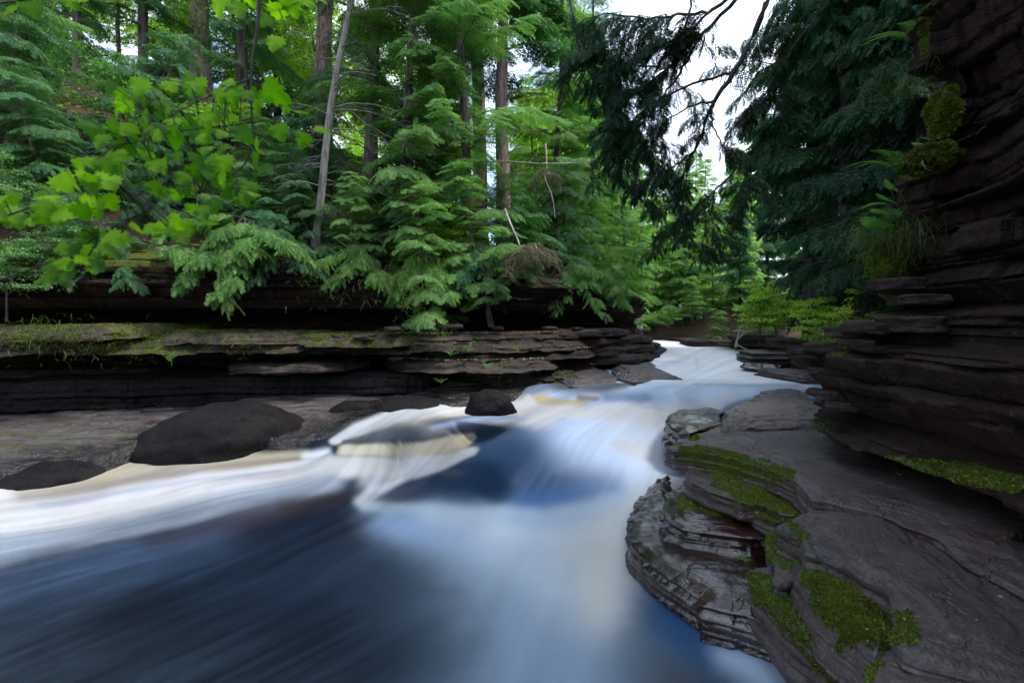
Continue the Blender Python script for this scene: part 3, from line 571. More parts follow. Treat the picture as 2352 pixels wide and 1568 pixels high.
def rmoss(S, Z, X, Y):
    px, py = pix(X, np.maximum(Y, .3), Z); m = np.zeros(S.shape)
    for pts, k in (([(2125, 20, 14), (2120, 120, 14)], .8), ([(2130, 190, 22), (2110, 260, 40), (2090, 310, 45)], 1), ([(2150, 320, 40), (2090, 370, 45)], 1),
                   ([(2000, 560, 30), (2010, 600, 35)], .9), ([(1990, 700, 26), (2060, 690, 14)], .7), ([(2000, 730, 12), (2120, 735, 10)], .75), ([(1890, 790, 22), (1930, 800, 20)], .6),
                   ([(1780, 950, 12), (1860, 975, 14)], .6), ([(2050, 1060, 14), (2200, 1085, 26), (2330, 1110, 24)], .75), ([(1790, 850, 20)], .3)):
        m = np.maximum(m, k * (1 - ss(.7, 1.3, capsule(px, py, pts, 1))))
    return m
rc = empty("overhanging_cliff", (2.7, 3, 0)); rc.location = (0, 0, 0)
tag(rc, "near black overhanging cliff of thin red brown layers above the flat slabs", "cliff")
zs = np.arange(-.3, 5.6, .0135)
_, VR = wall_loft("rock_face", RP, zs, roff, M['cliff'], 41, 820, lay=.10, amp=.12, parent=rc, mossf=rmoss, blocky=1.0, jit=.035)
def grid_faces(nz_, ns):
    i = np.arange(nz_ - 1)[:, None] * ns; j = np.arange(ns - 1)[None]
    return np.stack([i + j, i + j + 1, i + ns + j + 1, i + ns + j], -1).reshape(-1, 4)
fq = grid_faces(VR.shape[0], VR.shape[1]); vv = VR.reshape(-1, 3)
moss_tufts(rc, vv, fq, rmoss(VR[..., 0] * 0, VR[..., 2], VR[..., 0], VR[..., 1]).ravel(), 42, size=.014, dens=40000, thr=.5)
# stones that stand out of the face
def lump(name, ctr, size, mat, seed, label, cat, parent=None, group=None, rot=0, n=40, flat=.0, moss=None, layered=0., bot=1., amp=.5):
    th = np.linspace(0, np.pi, n); ph = np.linspace(0, 2 * np.pi, 2 * n, endpoint=False); TH, PH = np.meshgrid(th, ph, indexing='ij')
    x, y, z = np.sin(TH) * np.cos(PH), np.sin(TH) * np.sin(PH), np.cos(TH)
    r = 1 + amp * (fbm(x * 1.3 * (1 + (amp > 1)) + seed, y * 1.3 * (1 + (amp > 1)), z * 1.3 * (1 + (amp > 1)), seed=seed, o=4) - .5); k = 1 / np.maximum(np.maximum(abs(x), abs(y)), abs(z)); r = r * (1 + flat * (k - 1))
    V = np.stack([x * r * size[0], y * r * size[1], z * r * size[2]], -1)
    V[..., 2] = np.where(V[..., 2] < 0, V[..., 2] * bot, V[..., 2])
    if layered: V[..., :2] *= (1 + layered * strata(PH * .5, V[..., 2] / size[2] * .4, seed, .1, 1.)[..., None])
    ca, sa = math.cos(rot), math.sin(rot); V = np.stack([V[..., 0] * ca - V[..., 1] * sa, V[..., 0] * sa + V[..., 1] * ca, V[..., 2]], -1)
    m = 2 * n; i = np.arange(n - 1)[:, None] * m; j = np.arange(m)[None]; j2 = (j + 1) % m
    q = np.stack([i + j, i + m + j, i + m + j2, i + j2], -1).reshape(-1, 4)
    mo = np.zeros(V.shape[:2]) if moss is None else moss * ss(.1, .9, z)
    o = mesh(name, V.reshape(-1, 3), [q], M[mat], parent, True, {"moss": mo.ravel()}); o.location = tuple(ctr)
    if label: tag(o, label, cat, group)
    return o
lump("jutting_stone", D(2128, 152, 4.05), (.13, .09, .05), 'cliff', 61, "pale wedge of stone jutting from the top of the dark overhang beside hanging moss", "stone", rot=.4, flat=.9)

# ------------------------------------------------------------------ left bank: worn shelf, ledges, cliff, wooded slope
LP = np.array([(-22, 4.0), (-14, 6.2), (-8.1, 7.9), (-4.2, 8.5), (-1.4, 9.1), (.7, 9.9), (2.3, 11.6), (3.7, 14.5), (4.6, 18.5), (4.8, 24)])
LS = spline(LP, 600); Lseg = np.r_[0, np.cumsum(np.linalg.norm(np.diff(LS, axis=0), axis=1))]
def s_of_x(x): return Lseg[np.argmin(np.abs(LS[:, 0] - x) + (LS[:, 1] > 20))]
SHZ = tps([(-300, 1130, .1), (-300, 1000, .42), (-300, 925, .62), (0, 1105, .18), (0, 1010, .42), (0, 930, .62), (300, 1070, .25), (300, 950, .6), (520, 1045, .34), (700, 1035, .4), (700, 915, .76), (500, 915, .7), (850, 950, .62), (1000, 942, .72), (1000, 892, .86),
           (1200, 905, .88), (1200, 872, .95), (1300, 880, .95), (1320, 848, 1.04), (1430, 850, 1.05), (1430, 815, 1.17), (1440, 796, 1.3), (900, 900, .8)])
SHX = np.array([-600, -300, 0, 250, 350, 520, 690, 745, 790, 860, 920, 1070, 1180, 1215, 1300, 1420, 1445, 1470, 3000]); SHY = np.array([1190, 1150, 1110, 1082, 1036, 1030, 1032, 1012, 992, 952, 943, 938, 925, 892, 874, 846, 810, 700, 0])
def shelf():
    nc, nr = 700, 460; cols = np.linspace(-420, 1500, nc); rows = 4.2 * (17 / 4.2) ** np.linspace(0, 1, nr); CX, Y = np.meshgrid(cols, rows); X = (CX - 1176) / F * Y
    zw = np.maximum(wz(X, Y), -.1); px, py = pix(X, Y, zw); zs_ = SHZ(X, Y)
    sh = np.interp(px, SHX, SHY) + 8 * (fbm(px * .02, seed=3) - .5) * 2
    inl = ss(-10, 10, sh - py)
    jn = fbm(X * .45 + Y * .3, Y * 1.1, seed=8, o=5) * 9 + zs_ * 9; fl = np.floor(jn); st = (fl + ss(.0, .22, jn - fl)) / 9 * .22
    zs_ = zs_ + (st - .11 - zs_ * .22) * .9 + .02 * (fbm(X * 3, Y * 8, seed=9) - .5)
    z = (zw - .45) * (1 - inl) + np.maximum(zs_, zw + .01) * inl
    V = np.stack([X, Y, z], -1); pp, pq = pix(X, Y, z)
    mo = np.maximum(.42 * (1 - ss(300, 700, pp)) * ss(930, 1000, pq) * (1 - ss(1030, 1070, pq)), .5 * (1 - ss(.7, 1.3, capsule(pp, pq, [(1010, 880, 40), (1150, 870, 40)], 2))))
    damp = 1 - ss(12, 60, (sh - py) * (1.3 - .5 * ss(300, 1000, px)) + 30 * (fbm(X * 2, Y * 3, seed=19) - .5)); z = z + 0
    o = mesh("worn_rock_shelf", V.reshape(-1, 3), [grid_faces(nr, nc)], M['shelf'], None, False, {"moss": mo.ravel(), "damp": damp.ravel()})
    tag(o, "broad worn grey rock shelf sloping from the foot of the ledges to the white water", "rock shelf")
shelf()
# smooth pothole walls: dark worn humps at the water's edge
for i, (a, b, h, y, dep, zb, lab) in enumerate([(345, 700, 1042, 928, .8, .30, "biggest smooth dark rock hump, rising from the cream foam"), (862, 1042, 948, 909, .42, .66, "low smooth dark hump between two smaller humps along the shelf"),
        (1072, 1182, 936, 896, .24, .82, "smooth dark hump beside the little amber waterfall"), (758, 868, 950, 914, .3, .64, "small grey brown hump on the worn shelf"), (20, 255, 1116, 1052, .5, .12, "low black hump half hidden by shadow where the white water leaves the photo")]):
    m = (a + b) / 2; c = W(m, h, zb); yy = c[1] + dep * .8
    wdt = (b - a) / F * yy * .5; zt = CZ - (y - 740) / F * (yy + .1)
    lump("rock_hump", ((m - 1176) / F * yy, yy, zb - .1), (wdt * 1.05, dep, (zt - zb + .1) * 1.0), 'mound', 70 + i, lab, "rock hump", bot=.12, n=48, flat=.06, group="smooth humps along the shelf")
# stacked ledges: (x start, x end, how far out, top z, thickness, moss strength, label)
def ledge(x0, x1, outw, z, th, moss, label, seed, name="rock_ledge", x0o=None, mat='ledge', taper=.8, litter=False, tilt=0):
    s0, s1 = s_of_x(x0), s_of_x(x1); ss_ = np.linspace(s0, s1, 40); X = np.interp(ss_, Lseg, LS[:, 0]); Y = np.interp(ss_, Lseg, LS[:, 1])
    T = np.gradient(np.c_[X, Y], axis=0); T /= np.linalg.norm(T, axis=1)[:, None]; n = np.c_[T[:, 1], -T[:, 0]]
    u = np.linspace(0, 1, 40); prof = np.clip(np.minimum(u, 1 - u) * (s1 - s0) / taper, 0, 1) ** .6; of = outw * prof + .5 * (fbm(ss_ * .8, seed=seed) - .5) * prof + .18 * (vn(np.floor(ss_ * 1.3) + .5, seed=seed + 2) - .5) * prof
    front = np.c_[X, Y] + n * of[:, None]; back = (np.c_[X, Y] - n * .9)[::-1]; P = np.concatenate([front, back])
    root = empty(name, (0, 0, 0)); tag(root, label, "rock ledge", "stacked ledges along the cliff foot")
    def mf(V, side):
        m = moss * (.55 + .9 * (fbm(V[:, 0] * 1.1, V[:, 1] * 1.1, seed=seed + 7) - .35)); return m * np.where(side > .5, .9, .85)
    o, V, Fq, mo = slab("rock", P, z, th, M[mat], seed, root, cell=.05, jag=.09, lay=.06, lamp=.07, rough=.03, steps=.02, mossf=mf, tilt=(tilt, 0), rnd=.03, flare=.9 if moss > .4 else .1)
    moss_tufts(root, V, Fq, mo, seed + 1, size=.022, dens=5000, thr=.5)
    if litter:
        rng = np.random.default_rng(seed); k = rng.choice(40, 900); q = rng.random(900)[:, None] * .55; p = front[k] - n[k] * q + rng.normal(0, .04, (900, 2))
        g = Geo(); tv = np.array([[-.5, 0, 0], [0, -.35, .15], [.6, 0, .1], [0, .35, .2]]); g.scatter(tv, np.array([[0, 1, 2, 3]]), np.c_[p, np.full(900, z + .012)], rng.normal(0, 1, (900, 3)) * [1, 1, .2], np.array([0, 0, 1.]) + rng.normal(0, .3, (900, 3)), .02 + .03 * rng.random(900), rng.random(900))
        t = g.build("fallen_leaves", M['litter'], root, False); t["kind"] = "stuff"
ledge(-13, -5.6, 1.05, 1.93, .16, .85, "thick moss covered ledge running out of the photo under the dark cliff", 101, tilt=.01)
ledge(-6.0, -3.3, .9, 1.85, .12, .7, "mossy ledge in the shade where the trailing cedar hangs above", 131, tilt=-.01)
ledge(-3.9, -1.5, .95, 1.80, .12, .8, "tan ledge with a bright moss cushion along its front", 132, tilt=-.015)
ledge(-12, -3.2, .75, 1.72, .14, .75, "second ledge, moss hanging over its dark front, under the thick mossy one", 102)
ledge(-4.8, -1.2, .70, 1.60, .06, .45, "thin ledge with a mossy rim in the shade below the thick mossy ledge", 103)
ledge(-4.9, -2.6, .95, 1.33, .10, .18, "bare tan ledge sticking out alone in the deep shade", 104)
ledge(-12, -6.0, .35, 1.22, .06, .1, "thin dark ledge low in the shade", 105)
ledge(-13, -1.1, .62, 1.16, .42, .0, "near black filler layer standing in for undercut shade above the worn shelf", 106, mat='mound')  # added dark layer, the shade of the undercut put into its colour
ledge(-2.4, 1.0, .85, 1.80, .11, .45, "ledge strewn with pink fallen leaves and green moss in the middle of the bank", 107, litter=True)
ledge(-2.3, 1.3, .98, 1.66, .10, .55, "mossy layered ledge under the leaf strewn ledge", 108)
ledge(-1.6, 1.5, 1.05, 1.50, .09, .45, "grey ledge with small green plants on its lip", 109, litter=True)
ledge(-2.2, .7, 1.15, 1.36, .12, .5, "lower leaf strewn ledge with a green mossy front", 110, litter=True)
ledge(-.2, 1.7, .75, 1.22, .12, .3, "layered grey ledge end next to the bare rock point", 111)
ledge(-.9, 1.2, 1.05, 1.12, .24, .55, "low rounded rock ledge with yellow green moss on the worn shelf", 112)
ledge(.6, 2.6, .75, 1.86, .10, .2, "short broken ledge under the drooping brown shrub", 113)
ledge(.7, 3.0, .85, 1.70, .12, .35, "thin banded ledge leading towards the far bend", 114)
ledge(.9, 3.4, .95, 1.52, .14, .3, "stacked banded ledge at the bend of the river", 115)
ledge(1.1, 3.6, 1.0, 1.36, .16, .15, "lowest banded ledge at the bend of the river", 116)
# bare rock tongue between the two pools
def fr(x, y): return (x, y)
rock("rock_point", [(1300, 850), (1400, 842), (1430, 862), (1420, 870), (1360, 869), (1310, 872), (1290, 862)], 1.06, .25, 'shelf', 121, "bare tilted grey rock point at the head of the pool", "rock", conv=fr, cell=.04, jag=.07, steps=.03, tilt=(-.04, .05))
rock("rock_point", [(1395, 828), (1450, 818), (1500, 829), (1545, 846), (1578, 853), (1500, 857), (1455, 861), (1420, 855)], 1.13, .28, 'shelf', 122, "long bare rock point reaching into the far white rapids", "rock", conv=fr, cell=.04, jag=.09, steps=.035, tilt=(-.05, .02))
# the cliff face behind the ledges
CT = lambda X: np.interp(X, [-14, -8, -4, -1.5, 0, 2, 4, 5], [3.5, 3.25, 3.2, 2.95, 2.8, 2.9, 2.7, 2.5])
def loff(S, Z, X, Y):
    top = CT(X); f = Z / top
    o = np.interp(Z, [.3, .9, 1.2, 1.7, 1.86, 2.0, 2.12, 2.24, 2.6, 2.9, 3.1], [-.1, -.7, -1.0, -.9, -1.1, -1.2, -1.0, -.2, .10, .2, .1])
    o = np.where(o < 0, o * (1 - .85 * ss(1.5, 3.2, X)), o); o = o - 2.5 * np.maximum(Z - top + .15, 0)
    return -(o + .35 * (fbm(S * .45, Z * .7, seed=71) - .5) + .1) - .5 * np.exp(-((X + 4.6) / .8) ** 2) * 0
lc = empty("layered_cliff", (0, 0, 0)); tag(lc, "long dark layered rock cliff across the river, trees growing on top", "cliff")
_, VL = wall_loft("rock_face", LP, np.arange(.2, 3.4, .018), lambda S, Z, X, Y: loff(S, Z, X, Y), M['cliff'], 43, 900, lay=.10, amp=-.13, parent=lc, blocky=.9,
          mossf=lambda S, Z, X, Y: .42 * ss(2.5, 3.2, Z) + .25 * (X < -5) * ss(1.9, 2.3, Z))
# wooded slope and forest floor
def pathdist(X, Y):
    b = np.full(np.shape(X), 1e9); sgn = np.zeros(np.shape(X))
    for p, q in zip(LS[:-1:6], LS[6::6]):
        d_ = q - p; t = np.clip(((X - p[0]) * d_[0] + (Y - p[1]) * d_[1]) / (d_ @ d_), 0, 1); ex, ey = X - p[0] - t * d_[0], Y - p[1] - t * d_[1]; r = np.hypot(ex, ey)
        s = d_[0] * ey - d_[1] * ex; sgn = np.where(r < b, np.sign(s), sgn); b = np.minimum(b, r)
    return b * sgn
def hill(X, Y):
    X = np.asarray(X, float); Y = np.asarray(Y, float); d = pathdist(X, Y)
    k = np.interp(X, [-20, -11, -7, -4, -1.5, 1.5, 4, 8], [9, 7.8, 6.2, 4.6, 3.0, 1.6, 1.2, 1.0]); top = CT(X)
    z = top - .35 + k * (1 - np.exp(-np.maximum(d, 0) / 4.5)) + .5 * (fbm(X * .35, Y * .35, seed=91) - .5) * ss(0, 2, d)
    return np.where(d > .35, z, np.where(d > 0, z - (.35 - d) * 1.5, 1.1))
def rbank(X, Y):
    """ground beyond the far bend: river channel floor, bank and rising wood"""
    ch = 4.6 + (Y - 12) * .12 + 1.6                                         # centre of the channel
    e = np.where(Y < 17.5, 7.2 + (Y - 11) * .12, 3.0)                              # edge of the far bank
    d = np.maximum(X - e, (Y - 17.3) * 1.0 + 0 * X)
    return .9 + .75 * ss(-.1, .6, d) + .22 * np.maximum(d - .5, 0) ** .85 + .2 * (fbm(X * .5, Y * .5, seed=93) - .5) * ss(0, 1, d)
def sheet(name, x0, x1, y0, y1, n, m, f, mat, keep=None, label=None):
    X, Y = np.meshgrid(np.linspace(x0, x1, n), np.linspace(y0, y1, m)); Z = f(X, Y); q = grid_faces(m, n)
    if keep is not None: k = keep(X, Y).ravel(); q = q[k[q].all(1)]
    o = mesh(name, np.stack([X, Y, Z], -1).reshape(-1, 3), [q], mat, None, True, {"moss": np.zeros(X.size)}); tag(o, label, None, None, "structure"); return o
sheet("hillside", -26, 7, 4, 44, 330, 400, lambda X, Y: hill(X, Y) + .10 * (fbm(X * 2.2, Y * 2.2, seed=92) - .5), M['soil'], lambda X, Y: (pathdist(X, Y) > .1) & (X < 6.5), "steep wooded slope of brown needles above the cliff")
sheet("far_bank", 4.8, 60, 9.5, 80, 240, 240, rbank, M['soil'], lambda X, Y: (X > 6.2) | (Y > 16.8), "low wooded ground beyond the rapids")
X, Y = np.meshgrid(np.linspace(-300, 300, 40), np.linspace(-100, 600, 40))
gq = mesh("ground", np.stack([X, Y, np.where(np.hypot(X, Y) > 60, 1.0, -.9)], -1).reshape(-1, 3), [grid_faces(40, 40)], M['soil'], None, True, {"moss": np.zeros(X.size)}); tag(gq, "ground under and around the gorge", kind="structure")
# ground over the near cliff (out of sight, shades it)
sheet("clifftop", 2.2, 14, -6, 7.5, 60, 60, lambda X, Y: 5.4 + .3 * np.maximum(X - 4, 0) - 1.2 * np.maximum(Y - 4.5 - .3 * X, 0), M['soil'], lambda X, Y: (Y < 4.3 + .35 * (X - 3)) & (X > 3.0), "ground on top of the overhanging cliff")
# ------------------------------------------------------------------ foliage templates (x = along the twig, z = up)
def spray_template(nt=9, nl=4, lw=.034, ang=52, droop=.28, seed=0, lf=.95):
    """flat hemlock spray: a twig with side twigs, each fringed with needle tufts (all triangles)"""
    rng = np.random.default_rng(seed); V = []; Fc = []
    def tri(a, b, c): k = len(V); V.extend([a, b, c]); Fc.append((k, k + 1, k + 2))
    def fringe(p0, d, L, n):
        sd = np.array([-d[1], d[0], 0])
        for i in range(n):
            t = (i + .6) / n; p = p0 + d * L * t
            for sg in (1, -1):
                a = R(38 + rng.normal(0, 8)); dd = d * math.cos(a) + sd * sg * math.sin(a); l = L / n * lf * (1.15 - .4 * t); q = p + dd * l + np.array([0, 0, rng.normal(-.01, .028)])
                w_ = np.array([-dd[1], dd[0], 0]) * lw * (.8 + .4 * rng.random()); w_[2] = rng.normal(0, lw * .5); tri(p - w_, p + w_, q)
        tri(p0 - sd * .006, p0 + sd * .006, p0 + d * L)
    x = np.array([1., 0, 0])
    for i in range(nt):
        t = .06 + .9 * i / nt
        for sg in (1, -1):
            a = R(ang - 18 * t + rng.normal(0, 5)); L = (.36 * (1 - t) ** .75 + .07) * (.8 + .4 * rng.random()); d = np.array([math.cos(a), sg * math.sin(a), 0])
            fringe(np.array([t, 0, 0]), d, L, nl if t < .6 else max(2, nl - 1))
    fringe(np.array([.5, 0, 0]), x, .5, 4)
    V = np.array(V); V[:, 2] -= droop * (np.hypot(V[:, 0], V[:, 1]) ** 2) + .10 * np.abs(V[:, 1])
    return V, np.array(Fc)
SPR = spray_template(9, 5, .017); SPR_LO = spray_template(7, 3, .03, lf=1.1); SPR_HANG = spray_template(8, 5, .02, 36, .1, 4, lf=1.05)
LEAF = (np.array([[0, 0, 0], [.35, -.32, .06], [.35, .32, .06], [1, 0, -.08]]), np.array([[0, 1, 3, 2]]))
MAPLE_O = [(0, 0), (.05, .22), (-.10, .30), (.10, .36), (.08, .56), (.24, .46), (.36, .60), (.44, .40), (.62, .44), (.66, .26), (.82, .24), (1.0, 0)]
def maple_leaf(curl=.12):
    o = [(x, y) for x, y in MAPLE_O]; pts = o + [(x, -y) for x, y in reversed(o[1:-1])]; P = np.array([(x, y, 0) for x, y in pts]); c = np.array([[.38, 0, .03]])
    P[:, 2] = -curl * (np.abs(P[:, 1]) ** 1.5 + .5 * np.maximum(P[:, 0] - .5, 0)); V = np.vstack([P, c]); n = len(P); Fc = np.array([(i, (i + 1) % n, n) for i in range(n)])
    return V, Fc
MAPLE = maple_leaf()

def limb_line(p0, az, L, el0, el1, rng, n=9, wob=.06):
    P = [np.array(p0, float)]; a = az
    for i in range(n - 1):
        e = el0 + (el1 - el0) * i / (n - 2); a += rng.normal(0, wob); P.append(P[-1] + L / (n - 1) * np.array([math.cos(a) * math.cos(e), math.sin(a) * math.cos(e), math.sin(e)]))
    return np.array(P)
def along(P, t):
    s = np.r_[0, np.cumsum(np.linalg.norm(np.diff(P, axis=0), axis=1))]; s /= s[-1]
    p = np.stack([np.interp(t, s, P[:, k]) for k in range(3)], -1); q = np.stack([np.interp(np.minimum(t + .03, 1), s, P[:, k]) for k in range(3)], -1); r = np.stack([np.interp(np.maximum(t - .03, 0), s, P[:, k]) for k in range(3)], -1)
    return p, q - r
def dress(g, P, rng, tmpl, L, step=.11, t0=.15, v=(.2, .9), hang=.15, size=(.5, .3), tilt=.32):
    """sprays down both sides of a limb"""
    n = max(3, int(L * (1 - t0) / step)); t = np.repeat(np.linspace(t0, 1, n), 2); t = np.clip(t + rng.normal(0, .015, len(t)), 0, 1); p, d = along(P, t)
    d /= np.linalg.norm(d, axis=1)[:, None]; sg = np.tile([1., -1.], n); sd = np.cross(np.array([0, 0, 1.]), d); sd /= np.linalg.norm(sd, axis=1)[:, None] + 1e-9
    a = R(56) + rng.normal(0, .16, len(t)); a = a * (1 - .55 * t ** 3); x = d * np.cos(a)[:, None] + sd * (sg * np.sin(a))[:, None]; x[:, 2] -= hang + rng.random(len(t)) * hang
    sz = (size[0] * (1 - t) ** .6 + size[1]) * (.75 + .5 * rng.random(len(t))); sz *= np.minimum(1, .4 + 2.2 * t)
    nn = np.array([0, 0, 1.]) + rng.normal(0, tilt, (len(t), 3)); lv = rng.uniform(*v); vv = np.clip(lv + rng.normal(0, .13, len(t)), 0, 1)
    g.scatter(tmpl[0], tmpl[1], p, x, nn, sz, vv)
def conifer(h, r, base, nl, seed, tmpl=SPR, trunk_r=.12, bark='bark', mat='hem', lean=0, hang=.15, el=(.25, -.35), step=.095, size=(.38, .24), bare=.35, v=(.15, .85), top=.25, names=("trunk", "crown", "limbs")):
    """returns (trunk, limbs, crown) meshes of a hemlock: tapered trunk, drooping tiers of sprays, dead twigs below"""
    rng = np.random.default_rng(seed); T = Geo(); Lg = Geo(); Cg = Geo(); n = 26
    z = np.linspace(-.4, h, n); tx = lean * z + .06 * np.sin(z * .8 + seed) + .03 * np.cumsum(rng.normal(0, .25, n)); ty = .05 * np.cos(z * .6 + seed) + .03 * np.cumsum(rng.normal(0, .25, n)); tx -= tx[1]; ty -= ty[1]
    TP = np.c_[tx, ty, z]; T.tube(TP, trunk_r * (1 - .88 * np.clip(z / h, 0, 1)) * (1 + .9 * np.exp(-np.maximum(z, 0) * 3.5)), 12, rough=.12, seed=seed)
    for k in range(nl):
        f = (k + rng.random() * .8) / nl; zz = base + (h - base) * f ** .95; c = np.array([np.interp(zz, z, tx), np.interp(zz, z, ty), zz]); az = k * 2.399 + rng.normal(0, .6)
        L = r * ((1 - f) ** .75 * (1 - top) + top * (1 - f)) * (.45 + .85 * rng.random()) * (1 if f > .12 else .75) + .15
        P = limb_line(c, az, L, el[0] + .5 * f + rng.normal(0, .2), el[1] + .25 * f + rng.normal(0, .15), rng, wob=.13); Lg.tube(P, np.linspace(max(.008, trunk_r * .2 * (1 - f * .7)), .004, len(P)), 4); dress(Cg, P, rng, tmpl, L, step, hang=hang, size=size, v=v)
    for k in range(int(nl * bare)):                                                      # dead lower branches
        zz = base * (.25 + .75 * rng.random()); c = np.array([np.interp(zz, z, tx), np.interp(zz, z, ty), zz]); P = limb_line(c, rng.random() * 6.28, r * (.25 + .5 * rng.random()), .15, -.45, rng, wob=.12); Lg.tube(P, np.linspace(.014, .003, len(P)), 4)
        for q in range(5):
            p, d = along(P, np.array([.3 + .6 * rng.random()])); Lg.tube(limb_line(p[0], math.atan2(d[0, 1], d[0, 0]) + rng.choice([-1, 1]) * .9, r * .2, -.1, -.4, rng, 5), [.006, .005, .004, .003, .002], 3)
    return T, Lg, Cg
def broadleaf(h, r, seed, trunk_r=.04, nl=14, leaves=260, ls=.07, base=.3, flat=.12, bark='bark'):
    """sapling with flat tiers of small leaves"""
    rng = np.random.default_rng(seed); T = Geo(); Lg = Geo(); Cg = Geo(); TP = limb_line((0, 0, -.2), rng.random() * 6, h + .2, 1.45, 1.15, rng, 12, .3); T.tube(TP, np.linspace(trunk_r, trunk_r * .2, 12), 7)
    for k in range(nl):
        f = base + (1 - base) * (k + .5) / nl; p, _ = along(TP, np.array([f])); az = k * 2.4 + rng.normal(0, .4); L = r * (.55 + .6 * rng.random()) * (1.1 - .5 * f); P = limb_line(p[0], az, L, .5, -.1, rng, 8, .15); Lg.tube(P, np.linspace(.012, .003, 8), 4)
        n = int(leaves * L / r); t = .2 + .8 * rng.random(n) ** .7; q, d = along(P, t); sp = L * .34 * (1.15 - t * .7); off = rng.normal(0, 1, (n, 3)) * np.c_[sp, sp, sp * flat]; pos = q + off
        x = off * [1, 1, .3] + d * 2 + rng.normal(0, .25, (n, 3)); x[:, 2] -= .3 * np.linalg.norm(x[:, :2], axis=1); Cg.scatter(LEAF[0], LEAF[1], pos, x, np.array([0, 0, 1.]) + rng.normal(0, .28, (n, 3)), ls * (.6 + .7 * rng.random(n)), np.clip(rng.uniform(.3, .8) + rng.normal(0, .2, n), 0, 1))
    return T, Lg, Cg
PROTO = {}
def proto(key, gen, bark, leaf):
    T, Lg, Cg = gen; PROTO[key] = [("trunk", T.build("trunk", M[bark])), ("limbs", Lg.build("limbs", M[bark], None)), ("crown", Cg.build("crown", M[leaf], None, False))]; PROTO[key].append(False)
def plant(key, pos, label, name, cat="tree", group=None, rz=0, sc=1, tilt=(0, 0)):
    """put one tree; the meshes are shared, every tree and part is its own object"""
    parts = PROTO[key][:3]; used = PROTO[key][3]; e = empty(name, pos, rz, sc); e.rotation_euler = (tilt[0], tilt[1], rz); tag(e, label, cat, group)
    for nm, o in parts:
        if used: o2 = o.copy(); COL.objects.link(o2); o2.name = nm
        else: o2 = o
        o2.parent = e
    PROTO[key][3] = True; return e
proto('hemA', conifer(13, 2.6, 2.2, 62, 1, trunk_r=.17), 'bark', 'hem')
proto('hemB', conifer(10, 2.2, 1.2, 58, 2, trunk_r=.13, lean=.05), 'bark', 'hem2')
proto('hemC', conifer(17, 2.5, 6.5, 52, 3, SPR_LO, trunk_r=.26, step=.15, size=(.55, .35)), 'redbark', 'hem')
proto('sap', conifer(3.4, 1.5, .2, 34, 5, trunk_r=.04, bare=.1, el=(.3, -.3), size=(.34, .2), v=(.3, 1)), 'bark', 'hem2')
proto('sapD', conifer(3.0, 1.5, .15, 32, 6, trunk_r=.04, bare=.3, el=(.1, -.6), size=(.34, .2)), 'bark', 'hem')
proto('cedar', conifer(13, 2.7, .6, 105, 7, SPR_HANG, trunk_r=.17, hang=.75, el=(.2, -.5), step=.10, size=(.5, .34), v=(0, .8), top=.45, bare=.1), 'darkbark', 'dark')
proto('cedarH', conifer(14, 2.6, 4.2, 90, 17, SPR_HANG, trunk_r=.17, hang=.7, el=(.2, -.5), step=.11, size=(.45, .3), v=(0, .9), top=.45, bare=.3), 'darkbark', 'dark')
proto('far', conifer(15, 3.2, 1.0, 70, 8, SPR_LO, trunk_r=.18, step=.17, size=(.7, .4), v=(.3, 1), top=.35), 'bark', 'far')
proto('farD', conifer(15, 3.0, 1.0, 70, 9, SPR_LO, trunk_r=.18, step=.17, size=(.7, .4), hang=.4, v=(.1, .9), top=.35), 'darkbark', 'hem')
proto('mapA', broadleaf(2.6, 1.5, 10, leaves=420, ls=.085), 'bark', 'broad')
proto('mapB', broadleaf(1.6, 1.0, 11, nl=16, leaves=330, ls=.085), 'bark', 'lime')
proto('mapT', broadleaf(9, 3.0, 12, trunk_r=.11, nl=34, leaves=900, ls=.13, base=.25, flat=.3), 'bark', 'lime')
def T_(key, px, y, label, name="hemlock_tree", z=None, h=hill, **kw):
    x = (px - 1176) / F * y; zz = float(h(np.array([x]), np.array([float(y)]))[0]) if z is None else z
    return plant(key, (x, y, zz - .05), label, name, **kw)
rngp = np.random.default_rng(77)
rz = lambda: float(rngp.random() * 6.28)
G1 = "hemlocks on the wooded slope"; G2 = "young hemlocks along the cliff top"; G3 = "dark cedars behind the overhanging cliff"; G4 = "trees at the far bend of the river"
# the named trees of the slope
proto('lean', conifer(12, 2.0, 5.2, 34, 21, trunk_r=.075, lean=.15, bare=1.0, v=(.3, 1)), 'greybark', 'hem2')
T_('lean', 722, 8.9, "slender hemlock with a leaning bare grey trunk at the cliff top", group=G1, rz=0)
T_('hemC', 738, 13.5, "tall hemlock with a thick reddish trunk behind the leaning grey trunk", group=G1, rz=rz())
T_('hemC', 1098, 15.0, "tall hemlock with a pale pinkish trunk against the white sky", group=G1, rz=rz())
T_('hemC', 1160, 11.8, "straight dark trunked hemlock near the middle of the photo", group=G1, rz=rz(), sc=.78)
T_('hemC', 462, 14.5, "big grey trunked hemlock behind the pale leafy sapling", group=G1, rz=rz(), sc=1.1)
T_('hemB', 930, 9.9, "full green hemlock with wide layered boughs next to the leaning grey trunk", group=G1, rz=.5)
T_('hemB', 1075, 10.2, "full green hemlock whose lower boughs hang over the cliff edge", group=G1, rz=3.5, sc=.95)
T_('hemA', 1010, 12.8, "shady hemlock between the two layered green ones", group=G1, rz=rz())
T_('hemA', 850, 12.5, "hemlock with bare lower branches on the brown slope", group=G1, rz=rz(), sc=1.05)
T_('hemB', 1275, 12.8, "light green hemlock at the bend, just past the straight dark trunk", group=G1, rz=rz(), sc=.85)
T_('hemA', 1365, 15.2, "dark hemlock leaning over the head of the pool", group=G1, rz=rz(), sc=.8)
